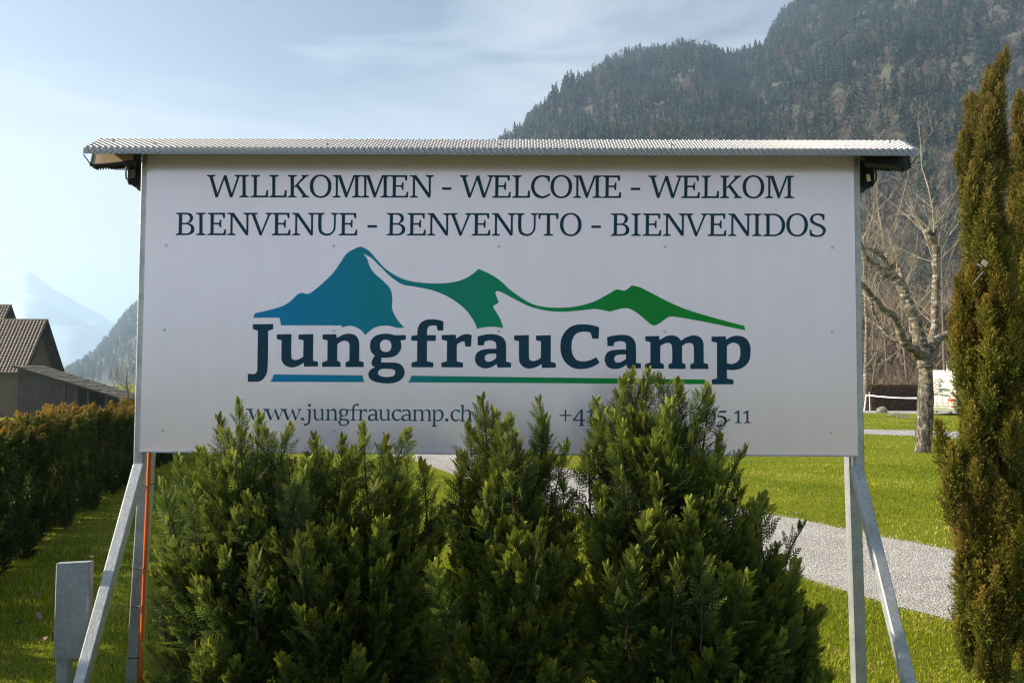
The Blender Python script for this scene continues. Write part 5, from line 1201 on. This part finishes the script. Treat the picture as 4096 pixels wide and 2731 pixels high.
# tall tilted tubular rack with striped warning plate
rk = MB(); yb = yr - .10
def rp(px, py, y=yb): a = cxz(px, py); return (a[0], y, a[1])
rk.tube([rp(3728, 1518), rp(3762, 1517), rp(3766, 1523), rp(3766, 1572)], .018, 6); rk.tube([rp(3700, 1565), rp(3788, 1563)], .018, 6); rk.tube([rp(3766, 1542), rp(3786, 1541)], .016, 6)
rk.tube([rp(3742, 1572), rp(3742, 1612)], .012, 6); rk.tube([rp(3766, 1575), rp(3766, 1605), rp(3772, 1613), rp(3728, 1612)], .012, 6); rk.tube([rp(3786, 1577), rp(3786, 1605), rp(3774, 1614)], .010, 6)
for px in (3744, 3766): rk.tube([rp(px, 1540), rp(px, 1540, yr)], .012, 5); rk.tube([rp(px, 1566), rp(px, 1566, yr)], .012, 5)
rack = rk.build('bicycle_rack', simple('rack_white_tube', (.7, .7, .68), .35, .2), cv)
for px, py in ((3776, 1542), (3778, 1564)): a = cxz(px, py); MB().box((a[0], yb - .04, a[1]), (22 * sc_, .1, 4.5 * sc_), None, .01).build('wheel_channel', M['cvwhite'], rack)
t = NT('striped_warning_plate'); tcx = t.new('ShaderNodeTexCoord'); sx = t.new('ShaderNodeSeparateXYZ'); t.l.new(tcx.outputs['Object'], sx.inputs[0])
sm_ = t.new('ShaderNodeMath', operation='SUBTRACT'); t.l.new(sx.outputs['X'], sm_.inputs[0]); t.l.new(sx.outputs['Z'], sm_.inputs[1]); ml = t.new('ShaderNodeMath', operation='MULTIPLY'); ml.inputs[1].default_value = 4.2; t.l.new(sm_.outputs[0], ml.inputs[0])
fr = t.new('ShaderNodeMath', operation='FRACT'); t.l.new(ml.outputs[0], fr.inputs[0]); t.col(t.ramp(fr.outputs[0], [(.52, (.78, .76, .72)), (.54, (.42, .28, .15))])).set(Roughness=.4)
crect('warning_plate', 3718, 1519, 3762, 1560, t.m, dpt=.012, y=yb - .03)
a = cxz(3774, 1510); MB().tube([(cxz(3722, 1507)[0], yb, cxz(0, 1507)[1]), (cxz(3774, 1507)[0], yb, cxz(0, 1507)[1])], .05, 8).build('rolled_awning', M['cvwhite'], cv, smooth=True)
for px in (3733, 3775): q = cxz(px, 1513); MB().box((q[0], yr - .04, q[1]), (.05, .1, .14), (0, R(20), 0), .008).build('awning_clamp', M['black'], cv)
for x in (-.24, -Wc + .24):
    w_ = MB().tube([(x - .1, 2.3, .33), (x + .1, 2.3, .33)], .33, 20).build('wheel', M['rubber'], cv, smooth=False)
    MB().tube([(x - .11, 2.3, .33), (x + .11, 2.3, .33)], .19, 14).build('rim', simple('steel_rim', (.35, .35, .35), .5, .4), w_)
for x in (-.25, -Wc + .25):
    for yy, dy in ((.35, -.25), (Lc - .6, .2)): MB().bar((x, yy, z0 + .02), (x - .18, yy + dy, .02), .05).bar((x - .32, yy + .1, z0 + .02), (x - .16, yy + dy, .04), .04).build('corner_leg', M['black'], cv)
MB().tube([(-.72, 1.2, z1), (-.72, 1.2, z1 + .5)], .055, 10).tube([(-.72, 1.2, z1 + .5), (-.72, 1.2, z1 + .56)], .08, 10).build('flue_pipe', M['galv'], cv)
MB().box((-.3, 1.9, z1 + .04), (.5, .5, .1), None, .03).build('roof_hatch', M['cvwhite'], cv)
MB().bar((-Wc / 2, Lc, z0 + .06), (-Wc / 2, Lc + 1.3, .45), .08).build('tow_bar', M['black'], cv)
MB().box((.005, 2.6, 1.75), (.03, 1.2, .62), None, .01).build('side_window', M['black'], cv)

# tape barrier
M['tape'] = simple('white_blue_barrier_tape', (.75, .78, .82), .4, 0, .06, 3)
p = P(3456, 1632, 62.2); q = P(3465, 1578, 62.2)
t_ = thing('leaning_post', 'thin white post leaning right, holding the barrier tape', 'post', (p.x, p.y, 0)); MB().tube([(0, 0, 0), (q.x - p.x, 0, q.z)], .04, 7).build('rod', M['cvwhite'], t_)
p2 = P(3480, 1626, 62.9); q2 = P(3477, 1567, p2.y)
t_ = thing('straight_post', 'thin upright white post in front of the clipped hedge', 'post', (p2.x, p2.y, 0)); MB().tube([(0, 0, 0), (q2.x - p2.x, 0, q2.z)], .03, 7).build('rod', M['cvwhite'], t_)
e = P(3735, 1590, 58)
vs, fs = [], []
for k in range(21):
    u = k / 20; c = Vector((q.x, p.y - .04, q.z - .03)).lerp(e, u); c.z -= .10 * math.sin(math.pi * u); a = .5 * math.sin(u * 9) 
    w = .042; vs += [(c.x, c.y - w * math.sin(a), c.z - w * math.cos(a)), (c.x, c.y + w * math.sin(a), c.z + w * math.cos(a))]
fs = [(2 * k, 2 * k + 2, 2 * k + 3, 2 * k + 1) for k in range(20)]
tag(MB().raw(vs, fs).build('barrier_tape', M['tape']), 'white barrier tape stretched from the leaning post towards the caravan', 'tape')

# boulder and prunings
p = G(3527, 1651); rs = np.random.default_rng(3); bm_v = []
ico = MB()
import bmesh
bm = bmesh.new(); bmesh.ops.create_icosphere(bm, subdivisions=2, radius=1)
for v_ in bm.verts: f_ = 1 + .22 * noise.noise(v_.co * 1.7) + .08 * noise.noise(v_.co * 5); v_.co *= f_; v_.co.z = max(-.35, v_.co.z)
me = bpy.data.meshes.new('boulder'); bm.to_mesh(me); bm.free()
tag(add('boulder', me, simple('mossy_boulder', (.20, .19, .16), .9, 0, .45, 2.5, .05), None, (p.x, p.y, .12), (0, 0, .6), (.42, .35, .32)), 'grey mossy boulder at the edge of the camp road', 'rock')
for (px, py), lab, n_ in (((3567, 1664), 'pile of pale pruned twigs on the grass below the boulder', 9), ((3597, 1672), 'small whitish heap of cuttings on the grass', 6)):
    p = G(px, py); m = MB()
    for _ in range(n_): a = random.uniform(-.5, .5); l = random.uniform(.3, .9); m.tube([(random.uniform(-.3, .3), random.uniform(-.3, .3), .03), (math.cos(a) * l, math.sin(a) * l, random.uniform(.03, .3))], [.03, .008], 5)
    tag(m.build('pruned_twigs', M['twig_pale'], None, loc=(p.x, p.y, 0)), lab, 'twigs')
# little white tag caught in the cypress
p = P(3938, 1052, 4.86); t_ = MB().box((0, 0, 0), (.035, .004, .028), (.4, .5, .3)).box((-.03, 0, -.012), (.03, .003, .006), (0, .5, 0)).build('plant_tag', M['cvwhite'], None, loc=p)
tag(t_, 'small white plant tag caught in the slender cypress', 'tag')
p = P(3912, 1110, 4.86); tag(MB().tube([(.03, 0, .035), (-.03, 0, -.035)], .0018, 5).build('plastic_tie', M['cvwhite'], None, loc=p), 'short pale plastic tie hanging in the cypress below the tag', 'tie')

# ------------------------------------------------------------------ haze
hb = MB().box((0, 1500, 508), (24400, 26400, 1020)); ho = hb.build('haze', None)
hm = bpy.data.materials.new('haze_air'); hm.use_nodes = True; nn_ = hm.node_tree.nodes; nn_.clear()
pv = nn_.new('ShaderNodeVolumePrincipled'); pv.inputs['Color'].default_value = (.50, .69, 1.0, 1); pv.inputs['Density'].default_value = HAZE; pv.inputs['Anisotropy'].default_value = .35
on = nn_.new('ShaderNodeOutputMaterial'); hm.node_tree.links.new(pv.outputs[0], on.inputs['Volume']); ho.data.materials.append(hm)
tag(ho, kind='stuff')
